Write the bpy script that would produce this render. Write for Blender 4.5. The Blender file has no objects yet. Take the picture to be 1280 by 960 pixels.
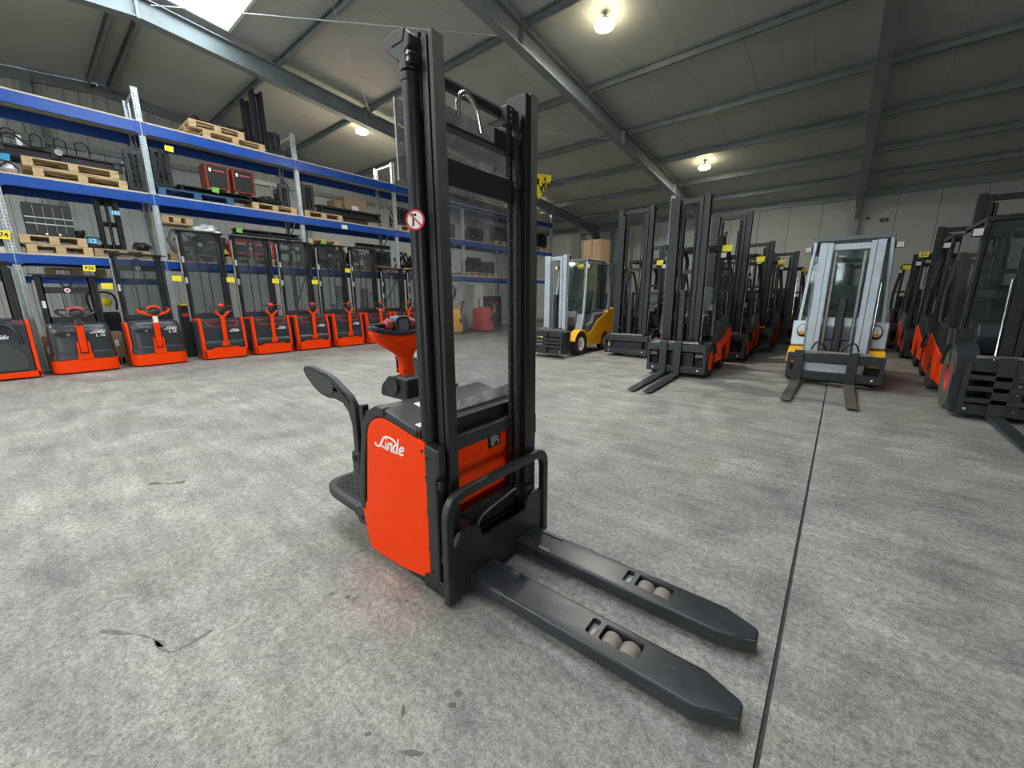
import bpy, bmesh, math, random
from mathutils import Vector, Matrix, Quaternion, noise
from mathutils.geometry import tessellate_polygon

R = math.radians
scene = bpy.context.scene
COL = scene.collection
rnd = random.Random(7)

# ------------------------------------------------------------------ camera
FPX, YAW, PITCH, ROLL, CAMH = 493.59, R(39.409), R(12.367), R(-0.295), 1.441
fw = Vector((-math.sin(YAW) * math.cos(PITCH), math.cos(YAW) * math.cos(PITCH), -math.sin(PITCH)))
rt = Vector((math.cos(YAW), math.sin(YAW), 0))
up = rt.cross(fw)
r2 = rt * math.cos(ROLL) + up * math.sin(ROLL)
u2 = up * math.cos(ROLL) - rt * math.sin(ROLL)
cam = bpy.data.cameras.new('camera')
cam.sensor_width = 36.0
cam.lens = FPX / 1280 * 36.0
cam.clip_start = 0.05
cam.clip_end = 200
cam_o = bpy.data.objects.new('camera', cam)
m3 = Matrix((r2, u2, -fw)).transposed()
cam_o.matrix_world = Matrix.Translation((0, 0, CAMH)) @ m3.to_4x4()
COL.objects.link(cam_o)
scene.camera = cam_o

# ------------------------------------------------------------------ world, lights, exposure
W = bpy.data.worlds.new('world')
scene.world = W
W.use_nodes = True
W.node_tree.nodes['Background'].inputs[0].default_value = (0.62, 0.75, 0.95, 1)
W.node_tree.nodes['Background'].inputs[1].default_value = 1.0
scene.view_settings.view_transform = 'Standard'
scene.view_settings.look = 'None'
scene.view_settings.gamma = 1.0
scene.view_settings.use_curve_mapping = False
scene.view_settings.exposure = -0.2

SKY_E = 8.6       # translucent rooflight panes (daylight)
WIN_E = 6.0        # translucent wall glazing and open gate side
GATE_E = 10.0      # translucent sectional gate in the right wall
LAMP_W = 330.0     # each high bay lamp


def area_light(name, loc, size, energy, color, rot=(0, 0, 0), sy=None, spread=R(180)):
    l = bpy.data.lights.new(name, 'AREA')
    l.energy = energy
    l.color = color
    l.spread = spread
    if sy:
        l.shape = 'RECTANGLE'
        l.size = size
        l.size_y = sy
    else:
        l.shape = 'DISK'
        l.size = size
    o = bpy.data.objects.new(name, l)
    o.location = loc
    o.rotation_euler = rot
    COL.objects.link(o)
    return o


# ------------------------------------------------------------------ materials
MATS = {}


def ntree(name):
    m = bpy.data.materials.new(name)
    m.use_nodes = True
    nt = m.node_tree
    return m, nt, nt.nodes['Principled BSDF']


def mat(name, col, rough=0.5, metal=0.0, var=0.12, scale=9.0, bump=0.0, spec=0.5, coat=0.0, scratch=0.0):
    """plain painted / plastic / metal surface with a little grain and wear"""
    m, nt, b = ntree(name)
    N, L = nt.nodes, nt.links
    tc = N.new('ShaderNodeTexCoord')
    nz = N.new('ShaderNodeTexNoise')
    nz.inputs['Scale'].default_value = scale
    nz.inputs['Detail'].default_value = 6
    nz.inputs['Roughness'].default_value = 0.65
    L.new(tc.outputs['Object'], nz.inputs['Vector'])
    cr = N.new('ShaderNodeValToRGB')
    cr.color_ramp.elements[0].position = 0.3
    cr.color_ramp.elements[1].position = 0.72
    lo = [max(0, c * (1 - var)) for c in col]
    hi = [min(1, c * (1 + var)) for c in col]
    cr.color_ramp.elements[0].color = (*lo, 1)
    cr.color_ramp.elements[1].color = (*hi, 1)
    L.new(nz.outputs['Fac'], cr.inputs['Fac'])
    out = cr.outputs['Color']
    if scratch > 0:
        mp = N.new('ShaderNodeMapping')
        mp.inputs['Scale'].default_value = (2.0, 26, 26)
        L.new(tc.outputs['Object'], mp.inputs['Vector'])
        n2 = N.new('ShaderNodeTexNoise')
        n2.inputs['Scale'].default_value = 3.0
        n2.inputs['Detail'].default_value = 8
        n2.inputs['Roughness'].default_value = 0.7
        L.new(mp.outputs['Vector'], n2.inputs['Vector'])
        r2_ = N.new('ShaderNodeValToRGB')
        r2_.color_ramp.elements[0].position = 0.60
        r2_.color_ramp.elements[1].position = 0.72
        L.new(n2.outputs['Fac'], r2_.inputs['Fac'])
        mu = N.new('ShaderNodeMath')
        mu.operation = 'MULTIPLY'
        mu.inputs[1].default_value = scratch
        L.new(r2_.outputs['Color'], mu.inputs[0])
        mx = N.new('ShaderNodeMixRGB')
        mx.inputs[2].default_value = (0.30, 0.31, 0.32, 1)
        L.new(mu.outputs[0], mx.inputs[0])
        L.new(out, mx.inputs[1])
        out = mx.outputs[0]
    L.new(out, b.inputs['Base Color'])
    mr = N.new('ShaderNodeMapRange')
    mr.inputs['To Min'].default_value = max(0.03, rough - 0.08)
    mr.inputs['To Max'].default_value = min(1, rough + 0.10)
    L.new(nz.outputs['Fac'], mr.inputs['Value'])
    L.new(mr.outputs[0], b.inputs['Roughness'])
    b.inputs['Metallic'].default_value = metal
    b.inputs['Specular IOR Level'].default_value = spec
    b.inputs['Coat Weight'].default_value = coat
    b.inputs['Coat Roughness'].default_value = 0.15
    if bump > 0:
        n3 = N.new('ShaderNodeTexNoise')
        n3.inputs['Scale'].default_value = scale * 14
        n3.inputs['Detail'].default_value = 3
        L.new(tc.outputs['Object'], n3.inputs['Vector'])
        bp = N.new('ShaderNodeBump')
        bp.inputs['Strength'].default_value = bump
        bp.inputs['Distance'].default_value = 0.004
        L.new(n3.outputs['Fac'], bp.inputs['Height'])
        L.new(bp.outputs[0], b.inputs['Normal'])
    MATS[name] = m
    return m


def emit(name, col, strength):
    m, nt, b = ntree(name)
    b.inputs['Base Color'].default_value = (*col, 1)
    b.inputs['Emission Color'].default_value = (*col, 1)
    b.inputs['Emission Strength'].default_value = strength
    MATS[name] = m
    return m


def glass(name, tint, dust, dustcol=(0.75, 0.77, 0.78), scale=3.0, refl=0.10, lo=0.42, hi=0.75):
    """clear sheet with a film of dust and scuffs"""
    m = bpy.data.materials.new(name)
    m.use_nodes = True
    nt = m.node_tree
    N, L = nt.nodes, nt.links
    for n in list(N):
        if n.type != 'OUTPUT_MATERIAL':
            N.remove(n)
    out = [n for n in N if n.type == 'OUTPUT_MATERIAL'][0]
    tr = N.new('ShaderNodeBsdfTransparent')
    tr.inputs[0].default_value = (*tint, 1)
    gl = N.new('ShaderNodeBsdfGlossy')
    gl.inputs['Roughness'].default_value = 0.04
    df = N.new('ShaderNodeBsdfDiffuse')
    df.inputs[0].default_value = (*dustcol, 1)
    lw = N.new('ShaderNodeLayerWeight')
    lw.inputs[0].default_value = 0.5
    fr = N.new('ShaderNodeMath')
    fr.operation = 'POWER'
    fr.inputs[1].default_value = 4.5
    L.new(lw.outputs['Facing'], fr.inputs[0])
    m1 = N.new('ShaderNodeMixShader')
    ad = N.new('ShaderNodeMath')
    ad.operation = 'ADD'
    ad.inputs[1].default_value = refl
    ad.use_clamp = True
    L.new(fr.outputs[0], ad.inputs[0])
    L.new(ad.outputs[0], m1.inputs[0])
    L.new(tr.outputs[0], m1.inputs[1])
    L.new(gl.outputs[0], m1.inputs[2])
    tc = N.new('ShaderNodeTexCoord')
    nz = N.new('ShaderNodeTexNoise')
    nz.inputs['Scale'].default_value = scale
    nz.inputs['Detail'].default_value = 9
    nz.inputs['Roughness'].default_value = 0.72
    L.new(tc.outputs['Object'], nz.inputs['Vector'])
    mr = N.new('ShaderNodeMapRange')
    mr.inputs['From Min'].default_value = lo
    mr.inputs['From Max'].default_value = hi
    mr.inputs['To Min'].default_value = dust * 0.35
    mr.inputs['To Max'].default_value = dust * 1.7
    L.new(nz.outputs['Fac'], mr.inputs['Value'])
    m2 = N.new('ShaderNodeMixShader')
    L.new(mr.outputs[0], m2.inputs[0])
    L.new(m1.outputs[0], m2.inputs[1])
    L.new(df.outputs[0], m2.inputs[2])
    L.new(m2.outputs[0], out.inputs['Surface'])
    MATS[name] = m
    return m


def concrete():
    m, nt, b = ntree('concrete')
    N, L = nt.nodes, nt.links
    tc = N.new('ShaderNodeTexCoord')

    def noise_(scale, detail, rough, mapscale=None, rot=0, dist=0.0):
        n = N.new('ShaderNodeTexNoise')
        n.inputs['Scale'].default_value = scale
        n.inputs['Detail'].default_value = detail
        n.inputs['Roughness'].default_value = rough
        n.inputs['Distortion'].default_value = dist
        if mapscale:
            mp = N.new('ShaderNodeMapping')
            mp.inputs['Scale'].default_value = mapscale
            mp.inputs['Rotation'].default_value = (0, 0, rot)
            L.new(tc.outputs['Object'], mp.inputs['Vector'])
            L.new(mp.outputs[0], n.inputs['Vector'])
        else:
            L.new(tc.outputs['Object'], n.inputs['Vector'])
        return n

    def ramp(src, p0, c0, p1, c1):
        r = N.new('ShaderNodeValToRGB')
        r.color_ramp.elements[0].position = p0
        r.color_ramp.elements[1].position = p1
        r.color_ramp.elements[0].color = (*c0, 1)
        r.color_ramp.elements[1].color = (*c1, 1)
        L.new(src, r.inputs[0])
        return r

    def mixc(kind, fac, a, c):
        x = N.new('ShaderNodeMixRGB')
        x.blend_type = kind
        if isinstance(fac, float):
            x.inputs[0].default_value = fac
        else:
            L.new(fac, x.inputs[0])
        L.new(a, x.inputs[1])
        if isinstance(c, tuple):
            x.inputs[2].default_value = (*c, 1)
        else:
            L.new(c, x.inputs[2])
        return x.outputs[0]

    big = noise_(0.55, 5, 0.6, dist=0.4)
    base = ramp(big.outputs['Fac'], 0.32, (0.225, 0.224, 0.212), 0.70, (0.315, 0.308, 0.280))
    mid = noise_(2.6, 8, 0.68, dist=0.6)
    c = mixc('OVERLAY', 0.5, base.outputs[0], ramp(mid.outputs['Fac'], 0.34, (0.24, 0.24, 0.24), 0.68, (0.74, 0.74, 0.73)).outputs[0])
    fine = noise_(34, 10, 0.82)
    c = mixc('OVERLAY', 0.85, c, ramp(fine.outputs['Fac'], 0.36, (0.22, 0.22, 0.22), 0.64, (0.76, 0.76, 0.76)).outputs[0])
    veryf = noise_(120, 4, 0.7)
    c = mixc('OVERLAY', 0.7, c, ramp(veryf.outputs['Fac'], 0.34, (0.25, 0.25, 0.25), 0.66, (0.75, 0.75, 0.75)).outputs[0])
    # brushed and tyre-worn streaks across the hall
    st = noise_(3.0, 7, 0.7, (0.35, 2.6, 1), R(12))
    c = mixc('OVERLAY', 0.42, c, ramp(st.outputs['Fac'], 0.36, (0.28, 0.28, 0.28), 0.66, (0.70, 0.70, 0.70)).outputs[0])
    # warm dust patches
    wp = noise_(0.9, 4, 0.55, dist=0.8)
    f = ramp(wp.outputs['Fac'], 0.55, (0, 0, 0), 0.75, (0.35, 0.35, 0.35))
    c = mixc('MULTIPLY', f.outputs[0], c, (1.10, 1.0, 0.80))
    # dark oily blotches
    ob = noise_(5.5, 3, 0.5, dist=1.3)
    f = ramp(ob.outputs['Fac'], 0.70, (0, 0, 0), 0.78, (0.55, 0.55, 0.55))
    c = mixc('MIX', f.outputs[0], c, (0.10, 0.10, 0.098))
    # thin scratches
    sc = noise_(7.0, 2, 0.5, (0.5, 9, 1), R(38), 0.3)
    f = ramp(sc.outputs['Fac'], 0.715, (0, 0, 0), 0.74, (0.5, 0.5, 0.5))
    c = mixc('MIX', f.outputs[0], c, (0.13, 0.13, 0.13))
    # small dark specks
    vo = N.new('ShaderNodeTexVoronoi')
    vo.inputs['Scale'].default_value = 5.0
    L.new(tc.outputs['Object'], vo.inputs['Vector'])
    f = ramp(vo.outputs['Distance'], 0.03, (0.7, 0.7, 0.7), 0.055, (0, 0, 0))
    c = mixc('MIX', f.outputs[0], c, (0.10, 0.10, 0.10))
    L.new(c, b.inputs['Base Color'])
    rr = ramp(mid.outputs['Fac'], 0.3, (0.42, 0.42, 0.42), 0.7, (0.66, 0.66, 0.66))
    L.new(rr.outputs[0], b.inputs['Roughness'])
    b.inputs['Specular IOR Level'].default_value = 0.35
    bp = N.new('ShaderNodeBump')
    bp.inputs['Strength'].default_value = 0.10
    bp.inputs['Distance'].default_value = 0.004
    L.new(fine.outputs['Fac'], bp.inputs['Height'])
    L.new(bp.outputs[0], b.inputs['Normal'])
    MATS['concrete'] = m


def wood(name, c0, c1, axis=1):
    m, nt, b = ntree(name)
    N, L = nt.nodes, nt.links
    tc = N.new('ShaderNodeTexCoord')
    mp = N.new('ShaderNodeMapping')
    s = [14, 14, 14]
    s[axis] = 1.4
    mp.inputs['Scale'].default_value = s
    L.new(tc.outputs['Object'], mp.inputs[0])
    nz = N.new('ShaderNodeTexNoise')
    nz.inputs['Scale'].default_value = 2.4
    nz.inputs['Detail'].default_value = 6
    L.new(mp.outputs[0], nz.inputs[0])
    cr = N.new('ShaderNodeValToRGB')
    cr.color_ramp.elements[0].position = 0.28
    cr.color_ramp.elements[1].position = 0.72
    cr.color_ramp.elements[0].color = (*c0, 1)
    cr.color_ramp.elements[1].color = (*c1, 1)
    L.new(nz.outputs['Fac'], cr.inputs[0])
    L.new(cr.outputs[0], b.inputs['Base Color'])
    b.inputs['Roughness'].default_value = 0.75
    MATS[name] = m


concrete()
mat('joint_dark', (0.05, 0.05, 0.047), 0.9, var=0.5, scale=60)
mat('roof_panel', (0.40, 0.42, 0.40), 0.55, var=0.05, scale=1.2)
mat('wall_panel', (0.34, 0.37, 0.36), 0.6, var=0.10, scale=1.6)
mat('wall_back', (0.42, 0.44, 0.41), 0.6, var=0.08, scale=1.3)
mat('steel_beam', (0.20, 0.235, 0.245), 0.42, metal=0.30, var=0.16, scale=2.2)
mat('galvanised', (0.52, 0.58, 0.60), 0.38, metal=0.45, var=0.22, scale=14)
mat('rack_blue', (0.003, 0.066, 0.36), 0.34, var=0.15, scale=4, coat=0.2)
mat('chipboard', (0.62, 0.52, 0.38), 0.8, var=0.15, scale=30)
wood('pallet_wood', (0.40, 0.27, 0.14), (0.72, 0.53, 0.30))
wood('old_wood', (0.24, 0.16, 0.09), (0.46, 0.33, 0.19))
mat('pallet_blue', (0.03, 0.11, 0.25), 0.6, var=0.3, scale=12)
mat('cardboard', (0.36, 0.25, 0.15), 0.8, var=0.12)
mat('carton_white', (0.62, 0.60, 0.55), 0.8, var=0.1)
mat('charcoal', (0.021, 0.0245, 0.028), 0.36, var=0.18, scale=7, bump=0.10, scratch=0.10)
mat('fork_steel', (0.030, 0.035, 0.041), 0.34, var=0.30, scale=5, bump=0.14, scratch=0.22)
mat('mast_black', (0.016, 0.0185, 0.0215), 0.34, var=0.2, scale=6, scratch=0.10, spec=0.38)
mat('black_plastic', (0.019, 0.0215, 0.024), 0.42, var=0.15, scale=10, bump=0.25)
mat('hood_black', (0.028, 0.034, 0.040), 0.30, var=0.12, scale=8, bump=0.12)
mat('rubber', (0.016, 0.016, 0.017), 0.75, var=0.3, scale=20, bump=0.2)
mat('tyre_dusty', (0.10, 0.085, 0.065), 0.85, var=0.3, scale=16, bump=0.3)
mat('orange', (0.90, 0.052, 0.001), 0.42, var=0.03, scale=3, bump=0.03, spec=0.14)
mat('orange_dark', (0.62, 0.028, 0.004), 0.42, var=0.06, scale=3)
mat('red', (0.55, 0.03, 0.03), 0.4, var=0.1)
mat('crate_red', (0.24, 0.035, 0.016), 0.5, var=0.2, scale=8)
mat('hub_red', (0.42, 0.05, 0.07), 0.45, var=0.2)
mat('yellow', (0.85, 0.42, 0.012), 0.36, var=0.05, coat=0.2)
mat('tag_yellow', (0.90, 0.74, 0.03), 0.5, var=0.06)
mat('tag_green', (0.16, 0.50, 0.06), 0.5, var=0.06)
mat('tag_blue', (0.03, 0.30, 0.56), 0.5, var=0.1)
mat('silver', (0.46, 0.52, 0.57), 0.40, metal=0.45, var=0.12, scale=5)
mat('cab_grey', (0.15, 0.165, 0.175), 0.5, var=0.1)
mat('seat_grey', (0.075, 0.09, 0.10), 0.7, var=0.15)
mat('white_paint', (0.78, 0.78, 0.76), 0.45, var=0.04)
mat('white_wheel', (0.80, 0.80, 0.78), 0.4, var=0.06)
mat('sticker_white', (0.85, 0.85, 0.83), 0.5, var=0.02)
mat('sticker_red', (0.62, 0.03, 0.03), 0.5, var=0.03)
mat('ink', (0.012, 0.012, 0.012), 0.6, var=0.1)
mat('chrome', (0.72, 0.74, 0.76), 0.16, metal=1.0, var=0.05)
mat('worn_steel', (0.30, 0.30, 0.29), 0.40, metal=0.75, var=0.35, scale=9)
mat('chain_steel', (0.075, 0.076, 0.08), 0.42, metal=0.5, var=0.4, scale=40)
mat('roller', (0.25, 0.215, 0.18), 0.6, var=0.22, scale=22)
mat('lamp_body', (0.30, 0.31, 0.31), 0.5)
mat('bag_grey', (0.30, 0.30, 0.29), 0.5, var=0.35, scale=8)
mat('bag_white', (0.72, 0.73, 0.74), 0.35, var=0.2, scale=8)
mat('scuffed_plate', (0.30, 0.31, 0.30), 0.45, metal=0.45, var=0.5, scale=11)
mat('blue_seat', (0.02, 0.10, 0.40), 0.5)
def worn_mast():
    """black paint rubbed grey by the rollers towards the top of the mast"""
    m, nt, b = ntree('worn_mast')
    N, L = nt.nodes, nt.links
    tc = N.new('ShaderNodeTexCoord')
    sp = N.new('ShaderNodeSeparateXYZ')
    L.new(tc.outputs['Object'], sp.inputs[0])
    nz = N.new('ShaderNodeTexNoise')
    nz.inputs['Scale'].default_value = 6
    nz.inputs['Detail'].default_value = 8
    nz.inputs['Roughness'].default_value = 0.75
    L.new(tc.outputs['Object'], nz.inputs[0])
    mr = N.new('ShaderNodeMapRange')
    mr.inputs['From Min'].default_value = 1.0
    mr.inputs['From Max'].default_value = 2.4
    L.new(sp.outputs['Z'], mr.inputs['Value'])
    mu = N.new('ShaderNodeMath')
    mu.operation = 'MULTIPLY'
    L.new(mr.outputs[0], mu.inputs[0])
    L.new(nz.outputs['Fac'], mu.inputs[1])
    cr = N.new('ShaderNodeValToRGB')
    cr.color_ramp.elements[0].position = 0.05
    cr.color_ramp.elements[1].position = 0.65
    cr.color_ramp.elements[0].color = (0.021, 0.025, 0.029, 1)
    cr.color_ramp.elements[1].color = (0.19, 0.20, 0.19, 1)
    L.new(mu.outputs[0], cr.inputs[0])
    L.new(cr.outputs[0], b.inputs['Base Color'])
    b.inputs['Roughness'].default_value = 0.4
    MATS['worn_mast'] = m


worn_mast()
emit('skylight_pane', (0.86, 0.95, 1.0), SKY_E)
emit('wall_glazing', (0.92, 0.97, 1.0), WIN_E)
emit('gate_glazing', (1.0, 0.97, 0.92), GATE_E)
emit('lamp_glow', (1.0, 0.86, 0.55), 60.0)
emit('headlight', (0.9, 0.88, 0.84), 0.0)
glass('cab_glass', (0.62, 0.72, 0.72), 0.03, refl=0.06)
glass('screen_clear', (0.84, 0.86, 0.87), 0.11, scale=5, refl=0.03)
glass('screen_scuff_sheen', (0.74, 0.76, 0.76), 0.55, dustcol=(0.50, 0.52, 0.52), scale=4, refl=0.05)  # heavy grey haze paints the reflected ceiling as well as scratches
glass('truck_screen', (0.72, 0.75, 0.76), 0.07, dustcol=(0.42, 0.44, 0.45), scale=2.5, refl=0.04)
glass('film', (0.8, 0.82, 0.83), 0.55, dustcol=(0.72, 0.74, 0.76), scale=7, refl=0.12, lo=0.40, hi=0.66)  # white haze painted for reflection and scratches low on the screen


# ------------------------------------------------------------------ mesh building
class MB:
    def __init__(self):
        self.v, self.f = [], []

    def add(self, vs, fs):
        b = len(self.v)
        self.v.extend(Vector(p) for p in vs)
        self.f.extend([tuple(b + i for i in f) for f in fs])
        return self

    def box(self, x0, y0, z0, x1, y1, z1):
        x0, x1 = min(x0, x1), max(x0, x1)
        y0, y1 = min(y0, y1), max(y0, y1)
        z0, z1 = min(z0, z1), max(z0, z1)
        return self.add([(x0, y0, z0), (x1, y0, z0), (x1, y1, z0), (x0, y1, z0), (x0, y0, z1), (x1, y0, z1), (x1, y1, z1), (x0, y1, z1)],
                        [(0, 3, 2, 1), (4, 5, 6, 7), (0, 1, 5, 4), (1, 2, 6, 5), (2, 3, 7, 6), (3, 0, 4, 7)])

    def bar(self, a, b, w, h, upv=(0, 0, 1)):
        """rectangular bar from a to b, w across, h along upv"""
        a, b = Vector(a), Vector(b)
        d = (b - a).normalized()
        u = Vector(upv)
        if abs(d.dot(u)) > 0.98:
            u = Vector((1, 0, 0))
        s = d.cross(u).normalized()
        u = s.cross(d).normalized()
        s, u = s * (w / 2), u * (h / 2)
        vs = [a - s - u, a + s - u, a + s + u, a - s + u, b - s - u, b + s - u, b + s + u, b - s + u]
        return self.add(vs, [(0, 1, 2, 3), (7, 6, 5, 4), (0, 4, 5, 1), (1, 5, 6, 2), (2, 6, 7, 3), (3, 7, 4, 0)])

    def cyl(self, a, b, r, n=14, rb=None):
        a, b = Vector(a), Vector(b)
        rb = r if rb is None else rb
        d = (b - a).normalized()
        u = Vector((0, 0, 1)) if abs(d.z) < 0.9 else Vector((1, 0, 0))
        s = d.cross(u).normalized()
        u = s.cross(d)
        vs = []
        for c, rr in ((a, r), (b, rb)):
            for i in range(n):
                t = 2 * math.pi * i / n
                vs.append(c + s * (rr * math.cos(t)) + u * (rr * math.sin(t)))
        fs = [(i, (i + 1) % n, n + (i + 1) % n, n + i) for i in range(n)]
        fs.append(tuple(range(n - 1, -1, -1)))
        fs.append(tuple(range(n, 2 * n)))
        return self.add(vs, fs)

    def ring(self, c, axis, prof, n=24):
        """revolve (radius, offset along axis) profile, closed loop"""
        c, d = Vector(c), Vector(axis).normalized()
        u = Vector((0, 0, 1)) if abs(d.z) < 0.9 else Vector((1, 0, 0))
        s = d.cross(u).normalized()
        u = s.cross(d)
        k = len(prof)
        vs, fs = [], []
        for i in range(n):
            t = 2 * math.pi * i / n
            for (rr, h) in prof:
                vs.append(c + d * h + s * (rr * math.cos(t)) + u * (rr * math.sin(t)))
        for i in range(n):
            j = (i + 1) % n
            for q in range(k):
                p = (q + 1) % k
                fs.append((i * k + q, i * k + p, j * k + p, j * k + q))
        return self.add(vs, fs)

    def tube(self, pts, r, n=8, closed=False, flat=None):
        pts = [Vector(p) for p in pts]
        m = len(pts)
        rs = r if isinstance(r, (list, tuple)) else [r] * m
        tang = []
        for i in range(m):
            if closed:
                t = pts[(i + 1) % m] - pts[i - 1]
            else:
                t = pts[min(i + 1, m - 1)] - pts[max(i - 1, 0)]
            tang.append(t.normalized())
        u = Vector((0, 0, 1)) if abs(tang[0].z) < 0.9 else Vector((1, 0, 0))
        s = tang[0].cross(u).normalized()
        vs, fs = [], []
        for i in range(m):
            t = tang[i]
            s = (s - t * s.dot(t)).normalized()
            uu = s.cross(t)
            for k in range(n):
                a = 2 * math.pi * k / n
                vs.append(pts[i] + s * (rs[i] * math.cos(a)) + uu * (rs[i] * math.sin(a) * (flat or 1)))
        rng = m if closed else m - 1
        for i in range(rng):
            j = (i + 1) % m
            for k in range(n):
                l = (k + 1) % n
                fs.append((i * n + k, i * n + l, j * n + l, j * n + k))
        if not closed:
            fs.append(tuple(range(n - 1, -1, -1)))
            fs.append(tuple((m - 1) * n + k for k in range(n)))
        return self.add(vs, fs)

    def prism(self, poly, axis, a, b, holes=()):
        """2D polygon (with holes) extruded along axis from a to b"""
        loops = [list(poly)] + [list(h) for h in holes]
        flat = [p for l in loops for p in l]
        tris = tessellate_polygon([[Vector((p[0], p[1], 0)) for p in l] for l in loops]) if (holes or len(poly) > 4) else None

        def P(p, h):
            if axis == 'x':
                return (h, p[0], p[1])
            if axis == 'y':
                return (p[0], h, p[1])
            return (p[0], p[1], h)
        n = len(flat)
        vs = [P(p, a) for p in flat] + [P(p, b) for p in flat]
        fs = []
        if holes:
            for t in tris:
                fs.append(tuple(t))
                fs.append(tuple(n + i for i in reversed(t)))
        else:
            fs.append(tuple(range(n)))
            fs.append(tuple(range(2 * n - 1, n - 1, -1)))
        o = 0
        for l in loops:
            k = len(l)
            for i in range(k):
                j = (i + 1) % k
                fs.append((o + i, o + j, n + o + j, n + o + i))
            o += k
        return self.add(vs, fs)

    def blob(self, c, rx, ry, rz, seed=0, amp=0.0, n=14, m=9):
        c = Vector(c)
        vs, fs = [], []
        vs.append(c + Vector((0, 0, -rz)))
        for j in range(1, m):
            ph = -math.pi / 2 + math.pi * j / m
            for i in range(n):
                t = 2 * math.pi * i / n
                d = Vector((math.cos(ph) * math.cos(t), math.cos(ph) * math.sin(t), math.sin(ph)))
                k = 1 + amp * noise.noise(d * 1.9 + Vector((seed * 3.1, seed, 0)))
                vs.append(c + Vector((d.x * rx * k, d.y * ry * k, max(-rz, d.z * rz * k))))
        vs.append(c + Vector((0, 0, rz)))
        for i in range(n):
            fs.append((0, 1 + (i + 1) % n, 1 + i))
        for j in range(m - 2):
            for i in range(n):
                l = (i + 1) % n
                fs.append((1 + j * n + i, 1 + j * n + l, 1 + (j + 1) * n + l, 1 + (j + 1) * n + i))
        top = len(vs) - 1
        for i in range(n):
            fs.append((1 + (m - 2) * n + i, 1 + (m - 2) * n + (i + 1) % n, top))
        return self.add(vs, fs)

    def xform(self, M):
        self.v = [M @ p for p in self.v]
        return self

    def build(self, name, material, parent=None, bevel=0.0, seg=2, kind=None, smooth=True, label=None):
        me = bpy.data.meshes.new(name)
        me.from_pydata(self.v, [], self.f)
        bm = bmesh.new()
        bm.from_mesh(me)
        bmesh.ops.recalc_face_normals(bm, faces=bm.faces)
        bm.to_mesh(me)
        bm.free()
        if smooth:
            me.shade_smooth()
            me.set_sharp_from_angle(angle=R(38))
        me.materials.append(MATS[material])
        o = bpy.data.objects.new(name, me)
        COL.objects.link(o)
        if parent is not None:
            o.parent = parent
        if bevel > 0:
            bv = o.modifiers.new('bevel', 'BEVEL')
            bv.width = bevel
            bv.segments = seg
            bv.limit_method = 'ANGLE'
            bv.angle_limit = R(40)
            bv.use_clamp_overlap = True
            bv.harden_normals = smooth
        if kind:
            o['kind'] = kind
        if label:
            o['label'] = label
        return o


def tag(o, label, cat, group=None):
    o['label'] = label
    o['category'] = cat
    if group:
        o['group'] = group
    return o


def thing(name, label, cat, loc=(0, 0, 0), rz=0.0, group=None):
    o = bpy.data.objects.new(name, None)
    o.empty_display_size = 0.1
    o.location = loc
    o.rotation_euler = (0, 0, rz)
    COL.objects.link(o)
    return tag(o, label, cat, group)


def struct(name, loc=(0, 0, 0)):
    o = bpy.data.objects.new(name, None)
    o.location = loc
    COL.objects.link(o)
    o['kind'] = 'structure'
    return o


KIDS = {}


def children_of(o):
    return [c for c in bpy.data.objects if c.parent == o]


def copy_tree(o, parent=None):
    c = o.copy()
    COL.objects.link(c)
    if parent is not None:
        c.parent = parent
    for ch in children_of(o):
        copy_tree(ch, c)
    return c


def text_mb(s, size, depth=0.0015, shear=0.0, bold=0.0, align='CENTER'):
    """lettering as a thin flat mesh in the xy plane, facing +z"""
    cu = bpy.data.curves.new('lettering', 'FONT')
    cu.body = s
    cu.size = size
    cu.extrude = depth
    cu.shear = shear
    cu.offset = bold
    cu.align_x = align
    cu.align_y = 'CENTER'
    cu.resolution_u = 3
    o = bpy.data.objects.new('lettering', cu)
    COL.objects.link(o)
    bpy.context.view_layer.update()
    me = bpy.data.meshes.new_from_object(o.evaluated_get(bpy.context.evaluated_depsgraph_get()))
    mb = MB()
    mb.add([v.co.copy() for v in me.vertices], [tuple(p.vertices) for p in me.polygons])
    bpy.data.objects.remove(o)
    bpy.data.curves.remove(cu)
    bpy.data.meshes.remove(me)
    return mb


def frame_m(origin, ux, uz):
    """matrix taking local x -> ux, z -> uz (normal)"""
    ux, uz = Vector(ux).normalized(), Vector(uz).normalized()
    uy = uz.cross(ux).normalized()
    M = Matrix((ux, uy, uz)).transposed().to_4x4()
    return Matrix.Translation(origin) @ M


def ribbon(mb, pts, h=0.002):
    """flat stroke through (u, v, width) points, given as thin solid in xy plane"""
    L_, R_ = [], []
    for i, (x, y, w) in enumerate(pts):
        x0, y0 = pts[max(i - 1, 0)][:2]
        x1, y1 = pts[min(i + 1, len(pts) - 1)][:2]
        dx, dy = x1 - x0, y1 - y0
        l = math.hypot(dx, dy) or 1
        L_.append((x - dy / l * w / 2, y + dx / l * w / 2))
        R_.append((x + dy / l * w / 2, y - dx / l * w / 2))
    n = len(pts)
    vs = [(*p, h) for p in L_] + [(*p, h) for p in R_] + [(*p, -h) for p in L_] + [(*p, -h) for p in R_]
    fs = []
    for i in range(n - 1):
        fs += [(i, n + i, n + i + 1, i + 1), (2 * n + i, 2 * n + i + 1, 3 * n + i + 1, 3 * n + i)]
        fs += [(i, i + 1, 2 * n + i + 1, 2 * n + i), (n + i, 3 * n + i, 3 * n + i + 1, n + i + 1)]
    mb.add(vs, fs)


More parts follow.
